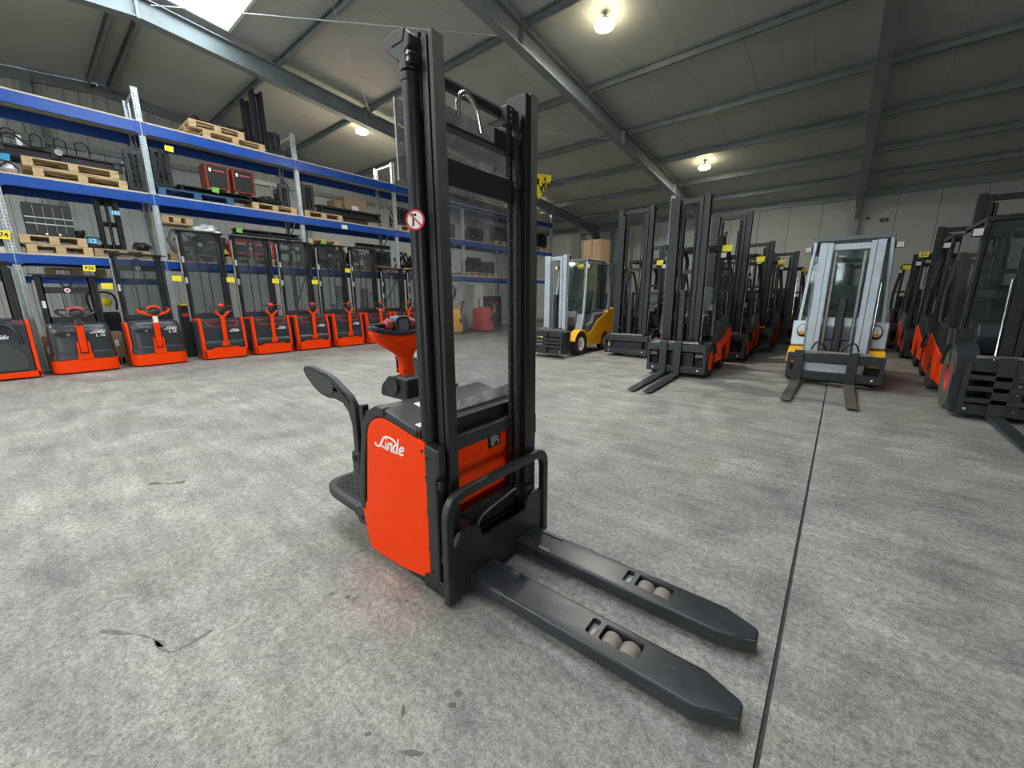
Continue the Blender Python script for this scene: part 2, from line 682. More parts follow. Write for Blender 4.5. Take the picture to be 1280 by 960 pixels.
def catmull(pts, k=6):
    out = []
    n = len(pts)
    for i in range(n - 1):
        p0, p1, p2, p3 = pts[max(i - 1, 0)], pts[i], pts[i + 1], pts[min(i + 2, n - 1)]
        for j in range(k):
            t = j / k
            out.append(tuple(0.5 * ((2 * b) + (-a + c) * t + (2 * a - 5 * b + 4 * c - d) * t * t + (-a + 3 * b - 3 * c + d) * t ** 3)
                             for a, b, c, d in zip(p0, p1, p2, p3)))
    out.append(tuple(pts[-1]))
    return out


def linde_logo(width, depth=0.0012):
    """script word mark: swash L with an arch over the letters"""
    mb = MB()
    ribbon(mb, catmull([(0.02, 0.075, .022), (0.0, 0.03, .034), (0.06, -0.005, .030), (0.14, 0.012, .026), (0.21, 0.035, .034), (0.30, 0.0, .03)]), depth / width)
    ribbon(mb, catmull([(0.06, -0.004, .02), (0.16, 0.04, .045), (0.235, 0.14, .05), (0.31, 0.225, .046), (0.42, 0.26, .036), (0.56, 0.25, .034), (0.67, 0.20, .034), (0.715, 0.13, .026)]), depth / width * 1.1)
    def letter(x0, strokes):
        for st in strokes:
            ribbon(mb, catmull([(x0 + (x + .22 * y) * .205, y * .165 - .01, w * .034) for (x, y, w) in st], 4), depth / width)
    letter(.30, [[(.02, .62, .5), (.10, .95, 1.2), (.13, .4, 1.3), (.20, .05, 1.1), (.36, .02, .8), (.48, .2, .5)], [(.10, 1.28, 1.3), (.13, 1.42, 1.3)]])
    letter(.395, [[(.02, .02, 1.2), (.04, .5, 1.3), (.06, 1.0, 1.0)], [(.08, .5, .6), (.28, .92, 1.1), (.48, .95, 1.3), (.56, .7, 1.3), (.54, .2, 1.3), (.64, .02, 1.0), (.80, .15, .5)]])
    letter(.56, [[(.60, .8, .8), (.42, 1.0, 1.0), (.16, .85, 1.2), (.06, .45, 1.4), (.15, .08, 1.2), (.36, .02, 1.0), (.58, .3, .8)], [(.62, 1.85, 1.2), (.60, .9, 1.3), (.58, .25, 1.3), (.68, .02, 1.0), (.84, .15, .5)]])
    letter(.745, [[(.08, .42, .7), (.45, .5, .9), (.62, .74, 1.0), (.5, .98, 1.0), (.25, .92, 1.2), (.08, .52, 1.4), (.14, .14, 1.3), (.40, .02, 1.1), (.72, .22, .5)]])
    mb.xform(Matrix.Scale(width, 4))
    return mb


def rounded(pts, r, k=4):
    """round the corners of a 2D polygon"""
    n = len(pts)
    out = []
    for i in range(n):
        p, a, b = Vector(pts[i]), Vector(pts[i - 1]), Vector(pts[(i + 1) % n])
        rr = r[i] if isinstance(r, (list, tuple)) else r
        if rr <= 0:
            out.append((p.x, p.y))
            continue
        da, db = (a - p), (b - p)
        la = min(rr, da.length * 0.48)
        lb = min(rr, db.length * 0.48)
        s, e = p + da.normalized() * la, p + db.normalized() * lb
        for j in range(k + 1):
            t = j / k
            q = s * (1 - t) ** 2 + p * (2 * t * (1 - t)) + e * t * t
            out.append((q.x, q.y))
    return out


def inset(poly, d):
    """move every edge of a convex polygon (counter-clockwise) inwards by d"""
    n = len(poly)
    out = []
    for i in range(n):
        a, p, b = Vector(poly[i - 1]), Vector(poly[i]), Vector(poly[(i + 1) % n])
        e0, e1 = (p - a).normalized(), (b - p).normalized()
        n0, n1 = Vector((-e0.y, e0.x)), Vector((-e1.y, e1.x))
        k = 1 + n0.dot(n1)
        q = p + (n0 + n1) * (d / k)
        out.append((q.x, q.y))
    return out


def eased_plate(poly, z0, z1, r, holes=()):
    """plate with a rolled upper edge and through openings"""
    mb = MB()
    levels = [(z0, 0.0), (z1 - r, 0.0)] + [(z1 - r + r * math.sin(R(a)), r * (1 - math.cos(R(a)))) for a in (22.5, 45, 67.5, 90)]
    loops = [[(x, y, z) for x, y in inset(poly, d)] for z, d in levels]
    n = len(poly)
    mb.add([p for l in loops for p in l], [(j * n + i, j * n + (i + 1) % n, (j + 1) * n + (i + 1) % n, (j + 1) * n + i) for j in range(len(loops) - 1) for i in range(n)] + [tuple(range(n - 1, -1, -1))])
    top = [(p[0], p[1]) for p in loops[-1]]
    ls = [top] + [list(h) for h in holes]
    flat = [p for l in ls for p in l]
    tris = tessellate_polygon([[Vector((p[0], p[1], 0)) for p in l] for l in ls])
    fs = [tuple(t) for t in tris]
    o, m = n, len(flat)
    vs = [(x, y, z1) for x, y in flat] + [(x, y, z1 - .025) for x, y in flat]
    for h in holes:
        k = len(h)
        fs += [(o + i, o + (i + 1) % k, m + o + (i + 1) % k, m + o + i) for i in range(k)]
        o += k
    mb.add(vs, fs)
    bmx = bmesh.new()
    me = bpy.data.meshes.new('tmp')
    me.from_pydata(mb.v, [], mb.f)
    bmx.from_mesh(me)
    bmesh.ops.remove_doubles(bmx, verts=bmx.verts, dist=1e-6)
    bmx.to_mesh(me)
    bmx.free()
    out = MB()
    out.add([v.co.copy() for v in me.vertices], [tuple(p.vertices) for p in me.polygons])
    bpy.data.meshes.remove(me)
    return out


def rrect(x0, y0, x1, y1, r, k=4):
    return rounded([(x0, y0), (x1, y0), (x1, y1), (x0, y1)], r, k)

# ================================================================== THE SETTING
PW = 1.22                             # cover width of roof and wall panels
XL, XR, YB, YF = -18.3, 18.3, 23.42, -18.3
YR, ZR, SL = 2.56, 7.60, 0.0997        # ridge line, purlin underside at ridge, roof slope
PUR = 0.20


def roofz(y):
    return ZR + PUR - SL * abs(y - YR)


def purz(y):
    return ZR - SL * abs(y - YR)


# floor: two cast slabs with a saw-cut joint between them
fl = struct('floor')
MB().box(XL - .3, YF - .3, -0.15, -0.026, YB + .3, 0).build('slab', 'concrete', fl)
MB().box(-0.010, YF - .3, -0.15, XR + .3, YB + .3, 0).build('slab', 'concrete', fl)
MB().box(-0.05, YF - .3, -0.16, 0.02, YB + .3, -0.008).build('joint_filler', 'joint_dark', fl)
# stains and rubber scuffs that lie on the slab
def stain(name, pts, w0, material):
    mb = MB()
    n = len(pts)
    ribbon(mb, [(x, y, w0 * (0.35 + 0.65 * math.sin(math.pi * (i + 0.5) / n)) * rnd.uniform(.7, 1.3)) for i, (x, y) in enumerate(catmull(pts, 4))], 0.0006)
    mb.xform(Matrix.Translation((0, 0, 0.0008)))
    return mb.build(name, material, fl, kind='stuff', smooth=False)


mat('scuff', (0.15, 0.145, 0.15), 0.7, var=0.5, scale=30)
mat('oil', (0.11, 0.11, 0.09), 0.5, var=0.5, scale=22)
stain('scuff_mark', [(-2.36, -.02), (-2.17, 0.10), (-2.04, 0.14)], 0.028, 'scuff')
stain('scuff_mark', [(-2.10, 0.12), (-1.98, 0.15), (-1.97, 0.22), (-1.98, 0.30)], 0.022, 'scuff')
stain('scuff_mark', [(-4.10, 0.42), (-3.98, 0.50), (-3.92, 0.60)], 0.05, 'oil')


def spot(x, y, a, b, rz, m='oil'):
    pts = []
    for i in range(14):
        t = 2 * math.pi * i / 14
        k = rnd.uniform(.75, 1.2)
        pts.append((x + a * k * math.cos(t) * math.cos(rz) - b * k * math.sin(t) * math.sin(rz), y + a * k * math.cos(t) * math.sin(rz) + b * k * math.sin(t) * math.cos(rz)))
    MB().prism(pts, 'z', 0.0002, 0.0012).build('oil_spot', m, fl, smooth=False)


for s in ((-.915, .79, .018, .012, .5), (-.90, .745, .014, .010, .9), (-.885, .56, .035, .009, .6), (-1.02, .62, .02, .008, 2.4), (-1.78, .74, .012, .01, 0),
          (-1.70, .78, .013, .008, 1), (-1.66, .80, .008, .006, 1), (-1.05, .50, .012, .008, 1), (-1.45, .95, .01, .008, 0), (-1.98, 1.02, .012, .008, 1.2)):
    spot(*s)

# ceiling: insulated panels, one metre wide, running down both slopes
ce = struct('ceiling')
for i in range(30):
    x0, x1 = XL + PW * i + 0.0025, XL + PW * (i + 1) - 0.0025
    sky = 5 <= i < 15 and i not in ()
    for (ya, yb) in (((4.20, YB + .1), (0.92, -5.2), (-8.5, YF - .1)) if sky else ((YR, YB + .1), (YR, YF - .1))):
        za, zb = roofz(ya), roofz(yb)
        vs = [(x0, ya, za), (x1, ya, za), (x1, yb, zb), (x0, yb, zb), (x0, ya, za + .1), (x1, ya, za + .1), (x1, yb, zb + .1), (x0, yb, zb + .1)]
        MB().add(vs, [(0, 3, 2, 1), (4, 5, 6, 7), (0, 1, 5, 4), (1, 2, 6, 5), (2, 3, 7, 6), (3, 0, 4, 7)]).build('roof_panel', 'roof_panel', ce, smooth=False)
for (xa, xb, segs) in ((XL - .3, -12.2, ((YR, YF - .4), (YR, YB + .4))), (0, XR + .3, ((YR, YF - .4), (YR, YB + .4))), (-12.2, 0, ((.92, -5.2), (-8.5, YF - .4), (4.20, YB + .4)))):
    for ya, yb in segs:
        za, zb = roofz(ya) + .105, roofz(yb) + .105
        MB().add([(xa, ya, za), (xb, ya, za), (xb, yb, zb), (xa, yb, zb), (xa, ya, za + .05), (xb, ya, za + .05), (xb, yb, zb + .05), (xa, yb, zb + .05)],
                 [(0, 3, 2, 1), (4, 5, 6, 7), (0, 1, 5, 4), (1, 2, 6, 5), (2, 3, 7, 6), (3, 0, 4, 7)]).build('roof_sheet', 'joint_dark', ce, smooth=False)

# ridge rooflights over two bays: curb, glazing bars, translucent panes
RID, SOU = ((0.92, YR), (YR, 4.20)), ((-8.5, -5.2),)
for wi, xa, xb, wys in ((1, -12.06, -6.24, RID), (2, -5.96, -0.14, RID), (9, -12.06, -6.24, SOU), (10, -5.96, -0.14, SOU)):
    wn = struct('window_%d' % wi)
    for (ya, yb) in wys:
        n = 5
        for k in range(n):
            u0, u1 = xa + (xb - xa) * k / n, xa + (xb - xa) * (k + 1) / n
            za, zb = roofz(ya) + .16, roofz(yb) + .16
            MB().add([(u0 + .02, ya, za), (u1 - .02, ya, za), (u1 - .02, yb, zb), (u0 + .02, yb, zb), (u0 + .02, ya, za + .02), (u1 - .02, ya, za + .02), (u1 - .02, yb, zb + .02), (u0 + .02, yb, zb + .02)],
                     [(0, 3, 2, 1), (4, 5, 6, 7), (0, 1, 5, 4), (1, 2, 6, 5), (2, 3, 7, 6), (3, 0, 4, 7)]).build('pane', 'skylight_pane', wn, smooth=False)
            if k:
                MB().bar((u0, ya, za), (u0, yb, zb), .05, .06).build('glazing_bar', 'steel_beam', wn, smooth=False)
    for y in (wys[0][0], wys[-1][1]):
        MB().box(xa, y - .03, roofz(y) - .05, xb, y + .03, roofz(y) + .22).build('curb', 'white_paint', wn, smooth=False)
    for x in (xa, xb):
        m = MB()
        for (ya, yb) in wys:
            m.bar((x, ya, roofz(ya) + .09), (x, yb, roofz(yb) + .09), .05, .26)
        m.build('curb', 'white_paint', wn, smooth=False)
    for y in [ya + (yb - ya) * .5 for ya, yb in wys]:
        MB().box(xa, y - .025, roofz(y) + .12, xb, y + .025, roofz(y) + .17).build('glazing_bar', 'steel_beam', wn, smooth=False)
    if len(wys) > 1:
        MB().box(xa, YR - .03, roofz(YR) + .1, xb, YR + .03, roofz(YR) + .2).build('glazing_bar', 'steel_beam', wn, smooth=False)

# rafters: welded I-section portal frames, bent at the ridge
RAFT = (-12.2, -6.1, 0.0, 6.1, 12.2)
for X in RAFT:
    m = MB()
    for ya, yb in ((YR, YB - .1), (YR, YF + .1)):
        za, zb = purz(ya), purz(yb)
        m.bar((X, ya, za - .215), (X, yb, zb - .215), .014, .41)
        m.bar((X, ya, za - .010), (X, yb, zb - .010), .23, .02)
        m.bar((X, ya, za - .422), (X, yb, zb - .422), .23, .02)
        for k in range(1, 4):
            y = ya + (yb - ya) * k / 4
            m.box(X - .11, y - .006, purz(y) - .415, X + .11, y + .006, purz(y) - .018)
    m.box(X - .118, YR - .026, purz(YR) - .45, X + .118, YR + .026, purz(YR) + .01)
    for dz in (-.08, -.29):
        for dx in (-.06, .06):
            m.cyl((X + dx, YR - .04, purz(YR) + dz), (X + dx, YR + .04, purz(YR) + dz), .016, 6)
    # bolts below the purlin cleats
    o = m.build('rafter', 'steel_beam', smooth=False)
    o['kind'] = 'structure'
for X in RAFT:
    for y in ((YB - .16,) + ((18.3,) if X == -6.1 else ())) + (YF + .16,):
        m = MB()
        zt = purz(y) - .36
        m.box(X - .08, y - .14, 0, X + .08, y - .128, zt).box(X - .08, y + .128, 0, X + .08, y + .14, zt).box(X - .006, y - .13, 0, X + .006, y + .13, zt)
        m.box(X - .14, y - .2, 0, X + .14, y + .2, .025)
        if y > 20:
            m.prism([(y - .13, zt - .55), (y - .13, zt + .1), (y - .95, zt + .03), (y - .95, zt + .015)], 'x', X - .006, X + .006)
            m.bar((X, y - .14, zt - .55), (X, y - .95, zt + .02), .15, .014)
        o = m.build('column', 'steel_beam')
        o['kind'] = 'structure'

# purlins: one length per bay on each line, C-section
PUR_N = (5.3, 7.87, 10.68, 13.36, 15.98, 18.6, 21.1)
PUR_Y = PUR_N + tuple(2 * YR - y for y in PUR_N) + (2.34, 2.78)
XS = (XL,) + RAFT + (XR,)
for y in PUR_Y:
    for a, b in zip(XS[:-1], XS[1:]):
        if abs(y - YR) < .3 and a in (-12.2, -6.1):
            continue
        z = purz(y)
        m = MB()
        a2, b2 = a + .02, b - .02
        m.box(a2, y + .028, z, b2, y + .035, z + PUR).box(a2, y - .035, z, b2, y + .035, z + .007).box(a2, y - .035, z + PUR - .007, b2, y + .035, z + PUR)
        m.box(a2, y - .035, z, b2, y - .029, z + .035).box(a2, y - .035, z + PUR - .035, b2, y - .029, z + PUR)
        m.box(a + .10, y - .05, z - .012, a + .16, y - .035, z + .09)
        o = m.build('purlin', 'steel_beam', smooth=False)
        o['kind'] = 'structure'
for y, s in ((YB - .06, 1), (YF + .06, -1)):
    z = purz(y)
    o = MB().box(XL, y - .05, z - .03, XR, y + .05, z + PUR).box(XL, y - .06 * s, z - .06, XR, y - .10 * s, z - .03).build('eaves_beam', 'steel_beam', smooth=False)
    o['kind'] = 'structure'
for X, s in ((XL + .07, 1), (XR - .07, -1)):
    m = MB()
    for ya, yb in ((YR, YB), (YR, YF)):
        m.bar((X, ya, purz(ya) + .02), (X, yb, purz(yb) + .02), .12, .26)
    o = m.build('trim_1' if s > 0 else 'trim_2', 'steel_beam', smooth=False)
    o['kind'] = 'structure'

# bracing rods in the roof plane, one cross per field
def rod(x0, y0, x1, y1, r=.011):
    m = MB()
    a, b = Vector((x0, y0, purz(y0) - .09)), Vector((x1, y1, purz(y1) - .09))
    m.cyl(a, b, r, 8)
    c = a.lerp(b, .93)
    d = (b - a).normalized()
    m.cyl(c - d * .12, c + d * .12, r * 1.9, 8)
    o = m.build('brace_rod', 'galvanised')
    o['kind'] = 'structure'


for (ya, yb) in ((2.8, 7.87), (7.87, 13.36), (13.36, 18.6)):
    rod(-12.08, ya, -6.22, yb)
    rod(-6.22, ya, -12.08, yb)

# walls -----------------------------------------------------------
wb = struct('wall_back')
for i in range(30):
    x0 = XL + PW * i
    MB().box(x0 + .007, YB, 0, x0 + PW - .007, YB + .1, roofz(YB) - .02).build('wall_panel', 'wall_back', wb, smooth=False)
MB().box(XL - .1, YB + .09, 0, XR + .1, YB + .14, roofz(YB) + .1).build('backing', 'joint_dark', wb, smooth=False)


def ribbed(x, y0, s):
    pts = []
    n = 4
    w = (PW - .004) / n
    for k in range(n):
        b = y0 + k * w
        pts += [(x, b), (x, b + w * .55), (x + s * .022, b + w * .65), (x + s * .022, b + w * .9)]
    pts.append((x, y0 + PW - .004))
    back = [(x - s * .08, y0 + PW - .004), (x - s * .08, y0)]
    return pts + back


for nm, x, s in (('wall_left', XL, 1), ('wall_right', XR, -1)):
    wl = struct(nm)
    y = YF
    while y < YB:
        zt = min(roofz(y), roofz(min(y + PW, YB)))
        gate = s < 0 and -12.25 < y < -2.5
        MB().prism(ribbed(x, y, s), 'z', 4.5 if gate else 0, zt).build('wall_panel', 'wall_panel', wl, smooth=False)
        y += PW
    for z in (5.8,):
        MB().box(x + s * .03, YF, z, x + s * .10, YB, z + .16).build('wall_rail', 'steel_beam', wl, smooth=False)
    for y in (-12.35, -6, 1.1, 8.4, 15.7):
        if s < 0 and y == -6:
            continue
        MB().box(x + s * .02, y - .10, 0, x + s * .22, y + .10, purz(y)).build('wall_post', 'steel_beam', wl, smooth=False)
dr = struct('door_1')           # sectional gate with translucent fields
for j in range(5):
    for k in range(8):
        y0 = -12.2 + k * 1.22
        MB().box(XR + .02, y0 + .05, .9 * j + .06, XR + .05, y0 + 1.17, .9 * j + .86).build('pane', 'gate_glazing', dr, smooth=False)
for j in range(6):
    MB().box(XR + .0, -12.2, max(0, .9 * j - .05), XR + .06, -2.44, .9 * j + .05).build('section_rail', 'white_paint', dr, smooth=False)
for k in range(9):
    y0 = -12.2 + k * 1.22
    MB().box(XR + .005, y0 - .04, 0, XR + .055, y0 + .04, 4.5).build('section_stile', 'white_paint', dr, smooth=False)
wf = struct('wall_front')
for i in range(30):
    x0 = XL + PW * i
    MB().box(x0 + .006, YF - .1, 0, x0 + PW - .006, YF, 1.0 if i < 15 else 3.8).build('wall_panel', 'wall_back', wf, smooth=False)
    MB().box(x0 + .006, YF - .1, 3.8, x0 + PW - .006, YF, roofz(YF)).build('wall_panel', 'wall_back', wf, smooth=False)
for k in range(3):
    x0 = XL + 6.1 * k
    wn = struct('window_%d' % (k + 3))
    for j in range(4):
        u0 = x0 + .15 + j * 1.45
        for z0, z1 in ((1.03, 2.38), (2.42, 3.77)):
            MB().box(u0 + .03, YF - .06, z0, u0 + 1.42, YF - .04, z1).build('pane', 'wall_glazing', wn, smooth=False)
    m = MB()
    for j in range(5):
        u0 = x0 + .15 + j * 1.45
        m.box(u0 - .03, YF - .09, 1.0, u0 + .03, YF, 3.8)
    for z in (1.0, 2.4, 3.77):
        m.box(x0, YF - .09, z - .02, x0 + 6.1, YF, z + .03)
    m.box(x0, YF - .1, 1.0, x0 + .12, YF, 3.8).box(x0 + 5.95, YF - .1, 1.0, x0 + 6.1, YF, 3.8)
    m.build('window_frame', 'white_paint', wn, smooth=False)
MB().box(XL - .1, YF - .16, -.1, XR + .1, YF - .11, 6.5).build('backing', 'joint_dark', wf, smooth=False)
# dark electrical boxes on the back wall above the white truck
sb = thing('wall_socket_box', 'small dark electrical box high on the rear wall right of the grey column', 'electrical box', (0.76, YB, 4.46))
MB().box(0, -.07, 0, .26, 0, .12).build('housing', 'black_plastic', sb, .008)
MB().box(.04, -.085, .03, .20, -.07, .09).build('cover', 'cab_grey', sb)
sb = thing('wall_socket_box', 'tiny dark box on the rear wall, left one of two above the grey truck roof', 'electrical box', (0.31, YB, 4.59))
MB().box(0, -.06, 0, .12, 0, .10).build('housing', 'black_plastic', sb, .006)
MB().box(.03, -.07, .03, .09, -.06, .07).build('cover', 'cab_grey', sb)

# high bay lamps
LAMPS = [(-13.4, 8.35, 'round high bay lamp over the second rack bay on the left'), (-4.58, 8.66, 'brightest round ceiling lamp, right of the long rafter'),
         (-4.63, 16.95, 'round ceiling lamp far back above the black lift masts'), (-13.5, 16.35, 'ceiling lamp seen between the uprights of the orange truck'),
         (-13.4, -3.2, 'round ceiling lamp behind the viewer on the rack side'), (-4.6, -3.4, 'round ceiling lamp behind the viewer on the open side')]
for x, y, lab in LAMPS:
    zt = purz(y) + .02
    t = thing('high_bay_lamp', lab, 'lamp', (x, y, zt))
    MB().cyl((0, 0, -.02), (0, 0, .14), .03, 10).build('hanger', 'lamp_body', t)
    MB().ring((0, 0, 0), (0, 0, 1), [(.03, .02), (.15, .01), (.16, -.02), (.155, -.02), (.09, -.01), (.03, -.01)], 24).build('reflector', 'lamp_body', t)
    MB().blob((0, 0, -.07), .20, .20, .085, 0, 0, 24, 12).build('diffuser', 'lamp_glow', t)
    area_light('high_bay_light', (x, y, zt - .17), .30, LAMP_W, (1.0, .96, .88))

# ================================================================== THE ORANGE STACKER
ST = thing('pallet_stacker', 'large orange and black ride-on pallet stacker standing alone on the open floor', 'pallet stacker',
           (-1.2499, 1.4681, 0), R(1.1537))
YC = -0.02

# ---- forks
def fork(yc, flip):
    out = [(0, -.0875), (1.035, -.0875), (1.155, -.040), (1.168, -.024), (1.168, .024), (1.155, .040), (1.035, .0875), (0, .0875)]
    out = [(x, yc + y) for x, y in out]
    yh = yc + .010
    slot = rrect(.596, yh - .045, .634, yh + .045, .012, 3)
    win = rrect(.656, yh - .045, .822, yh + .048, .018, 3)
    f = eased_plate(out, .032, .090, .011, [slot, win]).build('fork', 'fork_steel', ST)
    for k, (a, b) in enumerate(((-.084, -.056), (.056, .084))):
        MB().prism([(.0, yc + a), (.15, yc + a), (.215, yc + (a if abs(a) > abs(b) else b)), (.19, yc + b), (.0, yc + b)] if False else
                   [(.0, yc + a), (.205, yc + a), (.19, yc + b), (.0, yc + b)], 'z', .088, .0955).build('heel_strap', 'fork_steel', f, .003)
    MB().box(.0, yc - .0925, .034, .20, yc - .086, .086).build('side_plate', 'fork_steel', f, .004)
    MB().box(.597, yh - .044, .055, .633, yh + .044, .066).build('slot_insert', 'scuffed_plate', f, .003)
    MB().box(.655, yc - .07, .034, .825, yc + .07, .037).build('roller_pan', 'ink', f)
    MB().box(.66, yh + .042, .045, .82, yh + .046, .088).build('roller_cheek', 'chain_steel', f)
    for cx in (.699, .778):
        r = MB().ring((cx, yh - .036, .045), (0, 1, 0), [(.012, 0), (.040, 0), (.0435, .006), (.0435, .060), (.040, .066), (.012, .066)], 28).build('load_roller', 'roller', f)
        MB().cyl((cx, yh - .044, .045), (cx, yh + .04, .045), .012, 10).build('axle', 'worn_steel', r)
    return f


fork(-.1925, 1)
fork(.1925, -1)

# ---- fork carriage: plate with bent load guard loop
plate_out = [(-.415, .02), (.385, .02), (.385, .30), (.285, .318), (.215, .32), (.185, .242), (-.180, .255), (-.203, .330), (-.276, .366), (-.335, .352), (-.372, .30), (-.415, .30)]
MB().prism(plate_out, 'x', -.032, -.006).build('carriage_plate', 'charcoal', ST, .004)
lo, li = .0, .0
outer = rounded([(-.437, .02), (-.432, .578), (.393, .570), (.393, .02)], [0, .13, .11, 0], 7)
inner = rounded([(.345, .02), (.345, .524), (-.388, .533), (-.390, .02)], [0, .085, .10, 0], 7)
loop = outer + inner
MB().prism(loop, 'x', -.03, .010).build('load_guard', 'charcoal', ST, .008, 3)
for yc in (-.1925, .1925):
    MB().box(-.006, yc - .095, .028, .012, yc + .095, .10).build('fork_weld', 'fork_steel', ST, .004)
MB().tube(catmull([(-.07, -.17, .22), (-.065, -.14, .31), (-.06, -.05, .345), (-.06, .16, .37)], 5), .006, 6).build('lift_rod', 'worn_steel', ST)
# rear plates of the carriage behind the guard
for y0, y1 in ((-.30, -.24), (.22, .28)):
    MB().box(-.10, y0, .04, -.03, y1, .36).build('carriage_arm', 'charcoal', ST, .004)
MB().box(-.14, -.23, .06, -.10, .22, .22).build('carriage_beam', 'mast_black', ST, .006)
MB().box(-.13, -.23, .22, -.11, .22, .37).build('lower_cover', 'mast_black', ST, .004)

# ---- mast
def upright(y0, s, zt=2.405):
    """I profile, outer face on side s; y0 = inner face of front flange"""
    yo = y0 + s * .056
    m = MB()
    m.box(-.073, y0, .07, -.05, yo, zt)
    m.box(-.082, min(y0, yo) + .020, .07, -.073, max(y0, yo) - .008, zt)
    m.box(-.118, y0, .07, -.082, yo, zt - .004)
    m.box(-.128, y0 + s * .004, .07, -.118, yo - s * .014, zt - .01)
    return m


u = upright(-.290, -1).build('mast_upright', 'mast_black', ST, .003, 2)
MB().box(-.0498, -.345, .62, -.0492, -.291, 2.404).build('worn_face', 'worn_mast', u)
u = upright(.280, 1, 2.412).build('mast_upright', 'mast_black', ST, .003, 2)
MB().box(-.0498, .281, .62, -.0492, .335, 2.411).build('worn_face', 'worn_mast', u)
# inner mast uprights (second profile), web facing the chains
MB().box(-.168, -.335, .08, -.136, -.285, 2.36).build('inner_upright', 'mast_black', ST, .003)
MB().box(-.168, .275, .08, -.136, .33, 2.36).build('inner_upright', 'mast_black', ST, .003)
MB().box(-.17, .236, .08, -.05, .279, 2.40).build('mast_web', 'mast_black', ST, .002)
MB().box(-.14, -.284, .08, -.10, -.255, 2.30).build('mast_web', 'mast_black', ST, .002)
# crossbars
cb = MB().box(-.165, -.285, 2.290, -.135, .28, 2.322).build('top_crossbar', 'mast_black', ST, .004)
MB().box(-.155, -.285, 2.323, -.138, .15, 2.334).build('cable_duct', 'worn_steel', cb, .003)
hb = MB().box(-.125, -.285, 2.140, -.100, .25, 2.205).build('carriage_crosshead', 'scuffed_plate', ST, .004)
MB().box(-.0995, .055, 2.138, -.092, .235, 2.207).build('end_plate', 'mast_black', hb, .003)
MB().box(-.150, -.285, 2.128, -.098, .25, 2.140).build('lower_flange', 'mast_black', hb, .002)
MB().tube(catmull([(-.088, -.185, 2.17), (-.088, -.182, 2.235), (-.088, -.155, 2.272), (-.088, -.115, 2.270), (-.088, -.075, 2.23), (-.088, -.05, 2.15)], 5), .0105, 10).build('lifting_eye', 'chrome', hb)
MB().box(-.125, -.285, 1.905, -.105, .25, 2.012).build('middle_crossbar', 'charcoal', ST, .004)
MB().box(-.150, -.285, .705, -.122, .25, .775).build('lower_crossbar', 'charcoal', ST, .004)

# ---- chain and anchor
def chain(y, x, z0, z1, nm='lift_chain'):
    m = MB()
    z = z0
    k = 0
    while z < z1:
        w = .011 if k % 2 else .0075
        for dy in ((-w, w) if k % 2 else (-w, 0.0, w)):
            m.add([], [])
            m.box(x - .0085, y + dy - .0022, z, x + .0085, y + dy + .0022, z + .0235)
        if k % 2 == 0:
            m.cyl((x, y - .015, z + .003), (x, y + .015, z + .003), .005, 6)
            m.cyl((x, y - .015, z + .021), (x, y + .015, z + .021), .005, 6)
        z += .0175
        k += 1
    return m.build(nm, 'chain_steel', ST, kind='stuff', smooth=False)


chain(.205, -.085, .30, 2.30)
chain(.205, -.128, .30, 2.28)  # extra strand added to stand for the chain's reflection in the screen
an = MB().box(-.118, .125, 2.235, -.075, .190, 2.325).build('chain_anchor', 'mast_black', ST, .010)
for dz in (2.255, 2.28, 2.305):
    MB().cyl((-.075, .150, dz), (-.070, .150, dz), .007, 8).build('bolt', 'worn_steel', an)
MB().cyl((-.098, .150, 2.11), (-.098, .150, 2.24), .010, 10).build('anchor_rod', 'mast_black', an)
MB().cyl((-.098, .150, 2.150), (-.098, .150, 2.170), .019, 6).build('anchor_nut', 'mast_black', an)
MB().cyl((-.098, .150, 2.02), (-.098, .150, 2.11), .006, 8).build('rod_end', 'ink', an)

# ---- lift cylinder on the left with clamp and cap
CX, CY = -.168, -.360
cy = MB().cyl((CX, CY, .46), (CX, CY, 2.26), .034, 24).build('lift_cylinder', 'mast_black', ST)
MB().cyl((CX, CY, 2.255), (CX, CY, 2.285), .0375, 24).build('collar', 'mast_black', cy, .003)
MB().cyl((CX, CY, 2.29), (CX, CY, 2.345), .037, 24).build('gland', 'mast_black', cy, .003)
MB().cyl((CX, CY, 2.34), (CX, CY, 2.42), .018, 16).build('piston_rod', 'scuffed_plate', cy)
br = MB().box(-.140, -.392, 2.30, -.122, -.335, 2.345).build('clamp', 'mast_black', cy, .006)
for dz in (2.312, 2.334):
    MB().cyl((-.131, -.399, dz), (-.131, -.390, dz), .008, 8).build('bolt', 'worn_steel', br)
MB().box(-.150, -.345, 2.17, -.128, -.325, 2.425).build('guide_rail', 'mast_black', cy, .003)
MB().box(-.150, -.345, 2.155, -.126, -.325, 2.17).build('rail_foot', 'mast_black', cy, .003)
cap = [(-.282, 2.392), (-.202, 2.325), (-.136, 2.362), (-.128, 2.400), (-.150, 2.420), (-.225, 2.440), (-.282, 2.428)]
MB().prism(cap, 'y', -.388, -.325).build('mast_cap', 'black_plastic', cy, .008, 2)
MB().prism([(-.235, 2.385), (-.165, 2.385), (-.15, 2.425), (-.24, 2.43)], 'y', -.392, -.386).build('cap_hood', 'black_plastic', cy, .002)
# pipe behind
MB().cyl((-.212, -.30, .5), (-.212, -.30, 2.2), .018, 12).build('return_pipe', 'mast_black', ST)

